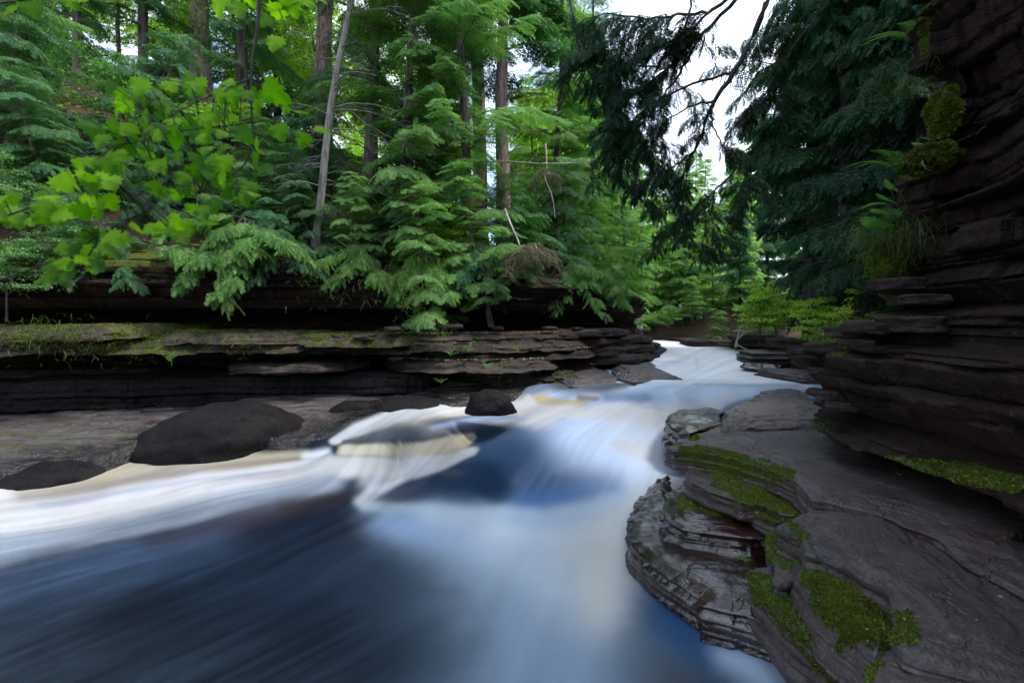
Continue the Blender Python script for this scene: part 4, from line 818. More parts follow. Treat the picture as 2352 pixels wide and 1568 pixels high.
T_('hemB', 1440, 18.5, "light green hemlock at the tip of the wooded bank", group=G1, rz=rz(), sc=.72)
T_('hemA', 560, 12.0, "dark green hemlock behind the hanging maple leaves", group=G1, rz=rz(), sc=.9)
T_('hemA', 330, 13.5, "blue green hemlock high on the steep slope", group=G1, rz=rz(), sc=.8)
T_('hemB', 60, 10.0, "shaded hemlock with feathery boughs at the very edge of the photo", group=G1, rz=rz(), sc=.6)
T_('hemA', 180, 12.0, "small dark hemlock at the top of the brown slope", group=G1, rz=rz(), sc=.65)
for i, (px, y, k) in enumerate([(640, 18, 'farD'), (400, 19, 'farD'), (150, 18, 'farD'), (900, 24, 'mapT'), (1290, 19, 'far'), (1240, 28, 'far'), (980, 30, 'hemC'), (700, 28, 'hemC'), (560, 24, 'mapT'), (820, 30, 'hemC'), (1210, 34, 'hemC'), (1060, 36, 'hemC'), (1340, 23, 'far'), (1380, 29, 'farD'), (250, 26, 'mapT'), (20, 20, 'farD'), (1320, 33, 'far')]):
    T_(k, px, y, "one of the forest trees standing far back behind the wooded slope", "forest_tree", z=5.5 if px < 1000 else 3.2, group="forest trees far back on the slope", rz=rz(), sc=float(rngp.uniform(.75, 1.0)))
# young trees and bushes along the cliff edge
for px, y, k, sc, lab, dz in [(640, 8.9, 'sapD', .75, "feathery young hemlock left of the foot of the leaning grey trunk", 0), (800, 9.0, 'sap', .5, "low bright hemlock sapling hanging over the bare cliff face", .2), (905, 9.6, 'sapD', .7, "drooping young hemlock above the grassy cliff edge", .3),
        (1010, 9.1, 'sap', .9, "broad young hemlock spilling over the cliff beside the deep black recess", .45), (1120, 9.4, 'sap', .85, "bright young hemlock above the deep black recess", .25), (1180, 10.2, 'sapD', .9, "shaded young hemlock behind the brown shrub", 0),
        (1300, 11.8, 'sapD', 1.0, "dark young hemlock low over the banded ledges", .1), (1370, 13, 'sap', .9, "fresh green young hemlock near the river bend", 0), (1430, 15.5, 'sap', 1.0, "last young hemlock before the river bend", -.2), (560, 9.6, 'sap', .6, "pale small hemlock above the trailing cedar", 0),
        (480, 9.3, 'sapD', .7, "small hemlock behind the trailing cedar", 0), (700, 10.8, 'sapD', .9, "dark young hemlock behind the leaning grey trunk", 0), (1240, 13.5, 'sap', 1.1, "sunlit young hemlock under the bleached dead branch", 0), (120, 8.8, 'sapD', .9, "dark young hemlock in the shade below the leafy tiers", -.2), (330, 10.2, 'sapD', 1.0, "young hemlock on the brown slope behind the maple leaves", 0),
        (980, 11, 'sapD', 1.1, "young hemlock in the gap between the tall layered hemlocks", 0), (20, 9.2, 'sapD', 1.0, "feathery young hemlock cut by the edge of the photo", .3), (1330, 16, 'sap', 1.2, "tall young hemlock at the back of the bend", 0)]:
    T_(k, px, y, lab, "young_hemlock", z=None if dz == 0 else float(hill(np.array([(px - 1176) / F * y]), np.array([y]))[0]) + dz, cat="young tree", group=G2, rz=rz(), sc=sc, tilt=(.22, 0))
for px, y, k, sc, lab in [(170, 8.9, 'sapD', .6, "small dark hemlock rooted in the mossy cliff top near the edge of the photo"), (260, 9.2, 'sap', .55, "small hemlock behind the low maple leaves"), (390, 9.0, 'sapD', .55, "scrubby hemlock beside the start of the trailing cedar"), (660, 9.3, 'mapB', .35, "little lime shrub under the leaning grey trunk"), (610, 8.8, 'sapD', .5, "scrubby dark hemlock over the black cliff face"), (730, 9.0, 'sapD', .55, "dark hemlock scrub at the very foot of the leaning grey trunk"), (850, 9.2, 'sap', .45, "tiny bright hemlock on the cliff lip above the dry grass"), (540, 8.9, 'mapA', .35, "pale little shrub above the trailing cedar"), (330, 8.8, 'mapA', .4, "pale leafy shrub on the cliff lip in shade"), (1080, 9.6, 'mapB', .4, "lime shrub just behind the cliff lip")]:
    T_(k, px, y, lab, "cliff_top_shrub", cat="shrub", group="shrubs along the cliff lip", rz=rz(), sc=sc, tilt=(.3, 0))
for px, y, k, sc, lab, z in [(60, 8.2, 'mapA', .62, "pale green leafy sapling in flat tiers at the edge of the photo", 3.3), (210, 8.0, 'mapA', .42, "small leafy sapling with flat tiers under the maple twigs", 2.9), (15, 7.4, 'mapA', .45, "leafy sapling low over the shaded mossy cliff", 2.15), (90, 7.6, 'mapA', .35, "small leafy sapling hanging in front of the dark cliff", 2.75), (400, 10.6, 'mapB', 1.1, "bright leafy sapling with pale leaves high on the slope", None),
        (300, 10.4, 'mapA', .7, "leafy sapling leaning from the brown slope", None), (930, 9.6, 'mapB', .35, "small lime green sapling among fallen leaves", None), (1165, 9.9, 'mapB', .6, "lime green bush just above the recess in the cliff", None), (1290, 14.5, 'mapB', .9, "bright bush behind the dark young hemlock", None)]:
    T_(k, px, y, lab, "leafy_sapling", z=z, cat="sapling", group="leafy saplings on the slope", rz=rz(), sc=sc)
# dark cedars of the near side
for i, (px, y, sc, lab, k) in enumerate([(2110, 6.9, .6, "darkest cedar right behind the overhanging cliff", 'cedar'), (2040, 8.4, .7, "dark dense cedar behind the hanging fern", 'cedar'), (1945, 9.4, .85, "tall dark cedar at the edge of the white sky", 'cedarH'), (1860, 12.0, 1.0, "dark high crowned cedar leaning towards the sky gap", 'cedarH'), (2010, 11.5, 1.0, "dark cedar in the second row behind the fern", 'cedar'), (2110, 9.8, 1.0, "dark cedar filling the gap beside the moss wall", 'cedarH'), (1900, 15.5, .75, "dark cedar in the back row over the lime green bush", 'cedar')]):
    T_(k, px, y, lab, "cedar_tree", h=rbank, z=None if y > 9 else 1.6, group=G3, rz=rz(), sc=sc)
for px, y, k, sc, lab in [(1000, 9.9, 'mapB', .8, "lime leafed shrub between the two green hemlocks"), (1210, 11.4, 'mapA', .9, "pale leafed shrub behind the brown dead shrub"), (700, 10.5, 'mapA', .6, "small leafy shrub behind the foot of the leaning grey trunk"), (1330, 13.2, 'mapB', .8, "light leafy shrub over the banded ledges"), (500, 11.5, 'mapB', .9, "light leafy shrub half behind the maple leaves"), (120, 10.6, 'mapA', .9, "leafy shrub high at the edge of the photo"), (860, 10.6, 'mapB', .6, "light shrub under the dead branches")]:
    T_(k, px, y, lab, "leafy_shrub", cat="shrub", group="leafy shrubs on the slope", rz=rz(), sc=sc)
for px, y, k, sc in [(760, 16, 'mapT', .7), (1230, 16.5, 'mapT', .62), (1000, 17, 'mapT', .7), (560, 16, 'mapT', .75), (280, 16, 'mapT', .7)]:
    T_(k, px, y, "light green leafy tree between the hemlock trunks", "leafy_tree", group="leafy trees between the hemlocks", rz=rz(), sc=sc)
for i, (px, y, k, sc) in enumerate([(1500, 24, 'far', .62), (1560, 21, 'farD', .5), (1620, 26, 'far', .62), (1690, 20, 'far', .52), (1760, 23, 'farD', .7), (1450, 30, 'far', .8), (1540, 33, 'farD', .7), (1600, 38, 'far', .85), (1680, 33, 'farD', .75), (1740, 30, 'far', .9), (1830, 24, 'farD', .9), (1480, 40, 'mapT', 1.1), (1650, 45, 'mapT', 1.2), (1570, 48, 'far', 1.0), (1420, 38, 'farD', .9), (1600, 22.5, 'mapT', .55), (1480, 20.5, 'mapT', .42), (1700, 17.8, 'farD', .35), (1540, 19.5, 'sap', 1.1), (1640, 19, 'sap', 1.2), (1460, 20, 'sap', 1.1)]):
    T_(k, px, y, "one of the light green trees closing the view at the far bend", "riverside_tree", h=rbank, group=G4, rz=rz(), sc=sc * .85)
T_('mapB', 1790, 12.2, "glowing lime green bush on the far bank below the dark cedars", "bush", h=rbank, cat="bush", rz=1, sc=.95, z=1.55)
T_('mapB', 1745, 12.6, "smaller lime green bush next to the glowing one", "bush", h=rbank, cat="bush", rz=3, sc=.7, z=1.6)
T_('mapB', 1900, 8.6, "yellow green leafy shrub in shade where the ledge meets the cedars", "bush", cat="bush", rz=2, sc=.6, z=1.5)
T_('mapB', 1960, 7.6, "small leafy shrub rooted behind the layered ledge corner", "bush", cat="bush", rz=5, sc=.5, z=1.75)
T_('sap', 1650, 15.5, "low ferny hemlock on the rocky far bank", "young_hemlock", h=rbank, cat="young tree", rz=5, sc=.45)
T_('sap', 1590, 17.5, "small hemlock on the rocky far bank by the split stump", "young_hemlock", h=rbank, cat="young tree", rz=4, sc=.45)
# ------------------------------------------------------------------ hanging hemlock boughs over the river, traced limb by limb
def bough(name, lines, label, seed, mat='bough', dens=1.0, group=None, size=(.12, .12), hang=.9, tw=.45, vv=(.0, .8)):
    """lines: ([(px, py, depth)...], base radius, where the needles start 0..1 or None)"""
    rng = np.random.default_rng(seed); root = empty(name, (0, 0, 0)); tag(root, label, "branch", group); B = Geo(); Cg = Geo()
    for pts, r, t0 in lines:
        P = spline([D(*p) for p in pts], 26); L = np.linalg.norm(np.diff(P, axis=0), axis=1).sum(); P[1:-1] += rng.normal(0, .008, (24, 3)); B.tube(P, np.linspace(r, .004, 26), 6, rough=.1, seed=seed)
        if t0 is None: continue
        n = int(L * (1 - t0) / .12 * dens) + 2; t = t0 + (1 - t0) * rng.random(n); p, d = along(P, t); d /= np.linalg.norm(d, axis=1)[:, None]
        for k in range(n):                                            # side twigs, drooping
            sg = rng.choice([-1, 1]); az = math.atan2(d[k, 1], d[k, 0]) + sg * (.7 + .5 * rng.random()); l = tw * (.5 + .8 * rng.random()) * (1.1 - .6 * t[k]); Q = limb_line(p[k], az, l, .05, -1.0, rng, 8, .12); B.tube(Q, np.linspace(max(.003, r * .22), .0015, 8), 4)
            dress(Cg, Q, rng, SPR_HANG, l, .05, t0=.05, hang=hang * .6, size=size, v=vv, tilt=.6)
        dress(Cg, P, rng, SPR_HANG, L, .07, t0=t0, hang=hang * .6, size=size, v=vv, tilt=.5)
    B.build("limb", M['darkbark'], root); Cg.build("needles", M[mat], root, False); return root
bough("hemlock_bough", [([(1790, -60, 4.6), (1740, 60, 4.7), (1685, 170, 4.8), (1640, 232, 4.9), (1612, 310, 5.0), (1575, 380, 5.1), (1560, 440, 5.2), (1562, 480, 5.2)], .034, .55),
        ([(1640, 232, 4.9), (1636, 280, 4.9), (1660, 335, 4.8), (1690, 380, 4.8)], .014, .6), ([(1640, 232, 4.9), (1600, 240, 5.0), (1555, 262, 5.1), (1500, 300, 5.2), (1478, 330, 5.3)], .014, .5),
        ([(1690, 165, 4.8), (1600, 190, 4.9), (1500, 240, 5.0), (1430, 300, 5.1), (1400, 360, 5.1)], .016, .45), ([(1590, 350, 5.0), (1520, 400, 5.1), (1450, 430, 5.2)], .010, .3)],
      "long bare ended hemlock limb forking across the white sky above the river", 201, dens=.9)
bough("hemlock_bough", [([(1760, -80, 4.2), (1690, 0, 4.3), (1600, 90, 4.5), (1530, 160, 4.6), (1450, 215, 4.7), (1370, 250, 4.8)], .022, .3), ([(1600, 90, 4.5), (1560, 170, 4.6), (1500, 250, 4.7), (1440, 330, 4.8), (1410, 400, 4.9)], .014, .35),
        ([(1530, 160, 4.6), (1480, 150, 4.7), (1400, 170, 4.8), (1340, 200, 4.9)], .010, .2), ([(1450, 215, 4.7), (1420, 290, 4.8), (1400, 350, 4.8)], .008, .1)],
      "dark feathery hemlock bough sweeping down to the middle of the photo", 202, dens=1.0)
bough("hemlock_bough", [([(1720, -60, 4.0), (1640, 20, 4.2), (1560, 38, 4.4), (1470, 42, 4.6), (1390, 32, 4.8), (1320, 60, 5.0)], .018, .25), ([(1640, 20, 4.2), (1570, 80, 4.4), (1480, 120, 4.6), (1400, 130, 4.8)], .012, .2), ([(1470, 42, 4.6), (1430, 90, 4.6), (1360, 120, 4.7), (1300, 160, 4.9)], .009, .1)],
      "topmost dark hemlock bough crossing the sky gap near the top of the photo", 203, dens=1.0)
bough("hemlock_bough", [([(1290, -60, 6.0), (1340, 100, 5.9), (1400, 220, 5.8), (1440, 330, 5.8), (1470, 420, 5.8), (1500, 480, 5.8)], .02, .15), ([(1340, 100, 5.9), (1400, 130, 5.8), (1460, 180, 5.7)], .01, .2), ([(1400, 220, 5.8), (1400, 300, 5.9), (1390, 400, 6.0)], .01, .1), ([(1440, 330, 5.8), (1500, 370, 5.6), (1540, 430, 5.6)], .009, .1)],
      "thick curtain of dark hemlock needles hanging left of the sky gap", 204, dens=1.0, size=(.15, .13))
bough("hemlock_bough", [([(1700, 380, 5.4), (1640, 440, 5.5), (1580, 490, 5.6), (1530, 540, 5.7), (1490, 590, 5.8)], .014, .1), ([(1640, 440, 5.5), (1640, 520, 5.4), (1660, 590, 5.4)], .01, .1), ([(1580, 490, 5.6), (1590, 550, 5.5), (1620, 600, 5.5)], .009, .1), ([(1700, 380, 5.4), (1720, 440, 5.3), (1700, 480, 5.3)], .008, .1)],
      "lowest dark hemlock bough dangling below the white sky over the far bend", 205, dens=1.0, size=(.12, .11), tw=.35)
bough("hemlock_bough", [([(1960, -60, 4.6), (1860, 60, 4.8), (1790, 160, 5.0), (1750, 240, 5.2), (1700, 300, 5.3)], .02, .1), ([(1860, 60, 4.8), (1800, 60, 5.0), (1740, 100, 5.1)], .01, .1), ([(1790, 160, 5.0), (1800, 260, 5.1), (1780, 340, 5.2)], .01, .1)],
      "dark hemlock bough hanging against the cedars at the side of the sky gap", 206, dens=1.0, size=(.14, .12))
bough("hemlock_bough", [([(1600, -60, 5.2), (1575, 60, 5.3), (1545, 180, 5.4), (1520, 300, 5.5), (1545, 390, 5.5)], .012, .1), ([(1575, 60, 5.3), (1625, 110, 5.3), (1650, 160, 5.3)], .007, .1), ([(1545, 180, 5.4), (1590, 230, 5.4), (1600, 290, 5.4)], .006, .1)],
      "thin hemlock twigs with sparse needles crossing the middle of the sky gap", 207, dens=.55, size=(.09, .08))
# ------------------------------------------------------------------ near maple twigs
def maple(name, stems, leaves, label, seed, mat='maple'):
    rng = np.random.default_rng(seed); root = empty(name, (0, 0, 0)); tag(root, label, "twig", "maple twigs hanging close to the camera"); B = Geo(); Lf = Geo()
    S = []
    for pts, r in stems:
        P = spline([D(*p) for p in pts], 18); B.tube(P, np.linspace(r, r * .35, 18), 6); S.append(P)
    pos, xd, nn, sz = [], [], [], []
    for px, py, y, s, ang in leaves:
        p = D(px, py, y); a = R(ang); L = .70 * s / F * y; x = np.array([math.cos(a), rng.normal(0, .45), -math.sin(a)]); n = np.array([rng.normal(0, .45), -.75, .55 + rng.normal(0, .35)])
        pos.append(p - x * L * .4); xd.append(x); nn.append(n); sz.append(L)
        allp = np.concatenate(S); q = allp[np.argmin(np.linalg.norm(allp - pos[-1], axis=1))]; m = (q + pos[-1]) / 2 + [0, 0, .01]
        if np.linalg.norm(q - pos[-1]) < .35: B.tube(spline([q, m, pos[-1]], 6), [.0016] * 6, 3)
    for p, x, n, s in zip(pos, xd, nn, sz):
        tv = MAPLE[0].copy(); tv[:, 2] += rng.normal(0, .05) * tv[:, 0] - rng.uniform(.05, .3) * tv[:, 0] ** 2; Lf.scatter(tv, MAPLE[1], [p], [x], [n], [s], [rng.random() ** 1.3])
    B.build("stem", M['darkbark'], root); Lf.build("leaves", M[mat], root, False); return root
rm = np.random.default_rng(9)
def cloud(n, cx, cy, rx, ry, y0, y1, s0, s1, ang=(20, 110), tilt=0):
    out_ = []
    for _ in range(n):
        a, r = rm.random() * 6.28, math.sqrt(rm.random()); out_.append((cx + rx * r * math.cos(a), cy + ry * r * math.sin(a) + tilt * r * math.cos(a) * rx, rm.uniform(y0, y1), rm.uniform(s0, s1), rm.uniform(*ang)))
    return out_
maple("maple_twig", [([(596, -30, 1.5), (592, 60, 1.5), (580, 140, 1.5), (577, 240, 1.5), (584, 320, 1.5)], .0062), ([(578, 180, 1.5), (540, 195, 1.5), (500, 215, 1.45), (440, 240, 1.4), (330, 300, 1.35)], .0035), ([(578, 280, 1.5), (520, 290, 1.4), (420, 300, 1.35), (300, 330, 1.3)], .003), ([(584, 320, 1.5), (560, 380, 1.5), (500, 420, 1.45), (440, 450, 1.4)], .003), ([(578, 190, 1.5), (640, 220, 1.55), (690, 270, 1.6), (730, 295, 1.6)], .003)],
      [(625, 215, 1.5, 95, 40), (540, 210, 1.5, 70, 60), (590, 235, 1.5, 70, 100), (520, 190, 1.5, 60, 150), (690, 255, 1.55, 62, 40), (697, 318, 1.55, 56, 90), (742, 298, 1.5, 60, 10), (640, 300, 1.5, 62, 70), (585, 330, 1.5, 50, 90), (530, 275, 1.5, 50, 80), (655, 245, 1.6, 50, 10), (610, 385, 1.5, 55, 30), (570, 430, 1.5, 64, 80), (430, 180, 1.3, 60, 120), (320, 195, 1.3, 64, 100), (250, 200, 1.25, 62, 120)]
      + cloud(34, 430, 250, 190, 80, 1.25, 1.5, 36, 60) + cloud(44, 400, 350, 200, 90, 1.25, 1.5, 38, 62) + cloud(26, 480, 430, 120, 60, 1.3, 1.5, 36, 56) + cloud(12, 230, 330, 80, 80, 1.2, 1.35, 55, 75),
      "maple twig with a long dark stem and bright green backlit leaves", 301)
maple("maple_twig", [([(480, -40, 1.6), (560, -10, 1.6), (640, 20, 1.6), (720, -10, 1.6)], .003), ([(640, 20, 1.6), (655, 60, 1.6), (650, 95, 1.6)], .002), ([(510, -20, 1.6), (535, 10, 1.6)], .002)],
      [(500, 12, 1.6, 66, 100), (545, 20, 1.6, 70, 60), (590, 5, 1.6, 66, 90), (640, 30, 1.6, 64, 90), (630, 95, 1.55, 62, 100), (672, 18, 1.6, 60, 70), (705, 5, 1.6, 62, 40), (735, -5, 1.6, 50, 30), (610, 45, 1.6, 50, 120), (570, -8, 1.6, 60, 80), (660, -5, 1.6, 60, 90), (530, -10, 1.6, 60, 90), (650, 55, 1.6, 40, 60)],
      "row of bright maple leaves along the top edge above the dark stem", 302)
maple("maple_twig", [([(-20, 10, 1.5), (60, 0, 1.5), (140, -10, 1.5), (180, -40, 1.5)], .003)], [(20, 25, 1.5, 60, 100), (75, 20, 1.45, 60, 70), (125, 12, 1.5, 74, 80), (160, 0, 1.5, 60, 40), (50, -5, 1.5, 60, 90), (180, -10, 1.5, 50, 20)], "few maple leaves in the top corner of the photo", 303)
maple("maple_twig", [([(-60, 660, 1.1), (40, 630, 1.12), (140, 590, 1.15), (230, 540, 1.2), (300, 500, 1.2)], .003), ([(140, 590, 1.15), (160, 610, 1.15), (190, 620, 1.15)], .002)],
      cloud(26, 190, 580, 110, 40, 1.05, 1.25, 46, 66, (-10, 60), -.45) + [(285, 550, 1.2, 60, 10), (255, 580, 1.2, 60, 20), (215, 615, 1.15, 50, 40), (150, 632, 1.1, 56, 50)], "low maple twig with blurred leaves in front of the shaded cliff", 304)
maple("maple_twig", [([(-60, 520, 1.05), (60, 480, 1.1), (160, 440, 1.15), (260, 420, 1.2)], .003)], cloud(34, 140, 455, 170, 45, 1.0, 1.2, 50, 76, (0, 90), -.2) + cloud(12, 400, 520, 90, 22, 1.2, 1.35, 44, 60, (0, 60)), "blurred maple twig crossing the middle of the leafy tiers", 305)
# ------------------------------------------------------------------ trailing cedar, dead shrub, bleached branch, ferns, grass
bough("trailing_cedar", [([(560, 500, 8.1), (520, 540, 7.9), (480, 590, 7.8), (440, 640, 7.75), (420, 660, 7.7)], .02, .1), ([(520, 540, 7.9), (530, 600, 7.7), (525, 660, 7.65), (520, 715, 7.6)], .012, .2), ([(560, 500, 8.1), (590, 560, 7.9), (560, 590, 7.8), (540, 610, 7.8)], .012, .1), ([(480, 590, 7.8), (420, 560, 7.8), (380, 570, 7.8)], .012, .1), ([(560, 500, 8.1), (640, 540, 7.9), (700, 590, 7.9)], .012, .1), ([(560, 500, 8.1), (500, 490, 8), (420, 510, 7.9), (380, 540, 7.9)], .012, .1)],
      "pale green cedar trailing down over the dark cliff face", 210, mat='hem2', dens=1.0, size=(.22, .14), tw=.4, vv=(.3, 1)).__setitem__("category", "shrub")
for i, (pts, mt, lab) in enumerate([
    ([[(250, 520, 8.3), (230, 580, 8.0), (200, 640, 7.8)], [(250, 520, 8.3), (290, 590, 8.0), (300, 650, 7.8)], [(250, 520, 8.3), (160, 560, 8.1), (110, 610, 7.9)]], 'hem', "dark green cedar trailing over the cliff behind the low maple leaves"),
    ([[(640, 520, 8.4), (610, 580, 8.1), (600, 640, 7.9)], [(640, 520, 8.4), (690, 570, 8.1), (720, 620, 8.0)]], 'hem', "dull green cedar spray trailing beside the pale one"),
    ([[(820, 560, 8.7), (790, 620, 8.3), (770, 650, 8.2)], [(820, 560, 8.7), (860, 620, 8.3), (890, 665, 8.2)], [(820, 560, 8.7), (760, 590, 8.4), (725, 610, 8.3)]], 'hem2', "bright green bough fanned out over the bare cliff face"),
    ([[(960, 570, 8.9), (930, 640, 8.5), (910, 680, 8.4)], [(960, 570, 8.9), (1010, 640, 8.5), (1040, 690, 8.4)]], 'hem2', "bright green bough drooping over the grassy cliff edge"),
    ([[(1100, 560, 9.2), (1120, 630, 8.8), (1150, 670, 8.7)], [(1100, 560, 9.2), (1060, 620, 8.9), (1050, 665, 8.8)]], 'hem', "green bough hanging over the deep black recess"),
    ([[(1330, 600, 10.6), (1350, 670, 10.2), (1380, 720, 10.0)], [(1330, 600, 10.6), (1290, 660, 10.2), (1290, 710, 10.0)], [(1330, 600, 10.6), (1400, 640, 10.4), (1430, 700, 10.2)]], 'hem2', "light green bough trailing over the banded ledges at the bend"),
    ([[(60, 540, 7.9), (30, 600, 7.6), (0, 650, 7.5)], [(60, 540, 7.9), (110, 600, 7.7), (130, 640, 7.6)]], 'broad', "leafy spray trailing over the cliff at the edge of the photo")]):
    bough("trailing_bough", [(q, .012, .05) for q in pts], lab, 230 + i, mat=mt, dens=1.0, size=(.2, .13), tw=.4, vv=(.2, 1), group="boughs trailing over the cliff")
def shrub(name, base, h, r, n, label, seed, mat='brown', droop=1.6, cat="shrub", tw=60):
    rng = np.random.default_rng(seed); root = empty(name, base); tag(root, label, cat); B = Geo(); Tw = Geo()
    for k in range(n):
        az = rng.random() * 6.28; P = limb_line((0, 0, 0), az, r * (.7 + .6 * rng.random()) * 1.7, 1.0 - .9 * rng.random(), -droop + .1 * rng.random(), rng, 12, .1); B.tube(P, np.linspace(.010, .002, 12), 4)
        for q in range(tw):
            p, d = along(P, np.array([.2 + .8 * rng.random()])); a2 = rng.random() * 6.28; Q = limb_line(p[0], a2, .14 + .2 * rng.random(), 0, -1.3, rng, 4, .2); Tw.tube(Q, [.004, .003, .002, .0015], 3, a=rng.random())
    B.build("stems", M['pale'], root); Tw.build("twigs", M[mat], root, False); return root
shrub("dead_shrub", D(1212, 585, 8.9), .8, .42, 16, "brown drooping dead shrub hanging over the cliff at the bend", 401, tw=90)
shrub("dead_shrub", D(1262, 400, 10.4), .8, .3, 5, "grey tangle of dead twigs hanging from the bleached branch", 402, droop=1.57, tw=70)
def branch(name, lines, label, mat='pale', cat="branch", seed=0, group=None):
    root = Geo(); rng = np.random.default_rng(seed)
    for pts, r0, r1 in lines:
        P = spline([D(*p) for p in pts], 20); P[1:-1] += rng.normal(0, .006, (18, 3)); root.tube(P, np.linspace(r0, r1, 20), 7, rough=.2, seed=seed)
    o = root.build(name, M[mat]); tag(o, label, cat, group); return o
branch("dead_branch", [([(1165, 372, 10.8), (1250, 376, 10.4), (1345, 372, 10.2), (1390, 350, 10.2)], .022, .006), ([(1252, 330, 10.4), (1256, 380, 10.4), (1252, 410, 10.3), (1268, 450, 10.3), (1275, 500, 10.3)], .02, .006), ([(1300, 374, 10.3), (1340, 366, 10.2), (1380, 384, 10.2)], .01, .003), ([(1215, 372, 10.5), (1240, 350, 10.4)], .01, .004), ([(1180, 280, 11.2), (1250, 275, 11), (1330, 320, 10.8)], .014, .004)],
       "bleached dead branch with a forked pale limb hanging in front of the hemlocks", seed=1)
branch("dead_branch", [([(1160, 480, 9.4), (1180, 530, 9.2), (1205, 585, 9.0), (1215, 600, 8.9)], .02, .008)], "pale bare stick running down to the brown dead shrub", seed=2)
for i, (pts, lab) in enumerate([([(745, 425, 9.3), (830, 425, 9.0), (900, 455, 8.8), (985, 480, 8.7)], "long dead branch reaching out from the leaning grey trunk"), ([(740, 470, 9.3), (800, 500, 9.0), (880, 560, 8.7)], "low grey dead branch slanting over the slope"), ([(745, 400, 9.3), (790, 395, 9.1), (860, 420, 9.0), (905, 470, 8.9)], "curved dead branch above the long one"),
        ([(785, 240, 9.5), (850, 290, 9.2), (930, 330, 9.0), (1010, 345, 8.9)], "thin dark dead branch crossing in front of the green boughs"), ([(760, 540, 8.9), (800, 570, 8.6), (830, 600, 8.4)], "short pale stick lying on the brown slope"), ([(780, 255, 9.5), (830, 310, 9.3), (880, 330, 9.2), (960, 375, 9.0)], "dark dead branch drooping beside the thin dark one")]):
    branch("dead_branch", [(pts, .018, .004), ([pts[1], ((pts[1][0] + pts[2][0]) / 2, pts[1][1] + 40, pts[2][2])], .007, .003)], lab, 'bark', seed=10 + i, group="dead branches on the slope")
branch("driftwood", [([(1690, 798, 12.6), (1697, 765, 12.6), (1702, 748, 12.6)], .035, .01), ([(1692, 782, 12.6), (1730, 745, 12.4), (1770, 738, 12.3)], .02, .008), ([(1690, 790, 12.6), (1706, 798, 12.4), (1740, 810, 12.2)], .02, .01)], "bleached forked driftwood standing on the far bank rocks", cat="driftwood", seed=31)
branch("driftwood", [([(1704, 684, 13.0), (1730, 715, 12.8), (1765, 742, 12.6), (1800, 752, 12.5)], .02, .06)], "long weathered log leaning in front of the lime green bush", cat="log", seed=32)
branch("split_stump", [([(1560, 700, 18.5), (1578, 735, 18.3), (1592, 765, 18.2)], .05, .10)], "pale split stump leaning at the edge of the far rapids", cat="stump", seed=33)
branch("root", [([(2128, 352, 3.7), (2118, 375, 3.62), (2126, 385, 3.6), (2140, 392, 3.62)], .006, .004)], "small curled tan root poking out of the moss cushion", 'redbark', "root", seed=34)
def frond_template(n=16, L=1.0):
    V, Fc = [], []
    for i in range(n):
        t = (i + .5) / n; w_ = .19 * math.sin(math.pi * min(1, t * .85 + .15)) ** .8; z = .12 * math.sin(t * 2.4) - .35 * t * t
        for sg in (1, -1):
            k = len(V); V += [(t - .014, 0, z), (t + .014, 0, z), (t + .10 + .02, sg * w_, z - .06), (t + .04, sg * w_ * .55, z - .01)]; Fc += [(k, k + 1, k + 2), (k, k + 2, k + 3)]
    return np.array(V, float), np.array(Fc)
FROND = frond_template()
def fern(px, py, y, size, n, label, seed, az=(0, 6.28), el=.5, mat='fern'):
    rng = np.random.default_rng(seed); base = D(px, py, y); root = empty("fern", base); tag(root, label, "fern"); 
    for k in range(n):
        g = Geo(); a = rng.uniform(*az); e = el * (.6 + .7 * rng.random()); x = np.array([math.cos(a) * math.cos(e), math.sin(a) * math.cos(e), math.sin(e)]); g.scatter(FROND[0], FROND[1], [(0, 0, 0)], [x], [np.array([-math.cos(a) * .4, -math.sin(a) * .4 - .3, 1])], [size * (.7 + .5 * rng.random())], [rng.uniform(.3, 1)])
        g.build("frond", M[mat], root, False)
    return root
fern(2062, 385, 3.75, .34, 5, "bright fern arching out from the moss cushion on the overhang", 501, (2.6, 4.0), .35)
fern(2040, 470, 3.9, .2, 3, "small fern below the bright arching fern", 502, (2.6, 4.0), .1)
fern(2100, 90, 4.4, .36, 5, "green fern in shade near the top of the overhang", 503, (2.4, 4.0), .3, 'broad')
fern(2030, 640, 3.9, .2, 4, "tiny fern beside the thin stacked stones of the cliff corner", 504, (2.0, 4.4), .5)
for i, (px, py, y, s, lab) in enumerate([(1035, 808, 7.8, .16, "small green fern on the lip of the grey ledge"), (1075, 800, 7.9, .12, "tiny plant beside the small green fern"), (1120, 838, 7.6, .16, "little fern on the lower leaf strewn ledge"), (390, 822, 7.2, .2, "blue green fern growing from the shaded mossy ledge"), (1013, 872, 7.7, .13, "green sprout on the low rounded ledge")]):
    fern(px, py + 8, y, s, 6, lab, 510 + i, (0, 6.28), .8)
def leafplant(px, py, y, leaves, label, seed):
    rng = np.random.default_rng(seed); root = empty("broad_leaf_plant", D(px, py, y)); tag(root, label, "plant"); B = Geo(); b = D(px, py, y)
    for k, (lx, ly, s, a) in enumerate(leaves):
        p = D(lx, ly, y - .05 + .05 * rng.normal()) - b; ar = R(a); x = np.array([math.cos(ar), -.4, -math.sin(ar)]); g = Geo(); L = s / F * y; g.scatter(MAPLE[0], MAPLE[1], [p - x * L * .4], [x], [[.1, -.5, .9]], [L], [rng.uniform(.4, 1)]); g.build("leaf", M['broad' if k % 2 else 'fern'], root, False); B.tube(spline([(0, 0, 0), p * .6 + [0, 0, .03], p - x * L * .4], 6), [.003] * 6, 4)
    B.build("stalk", M['darkbark'], root)
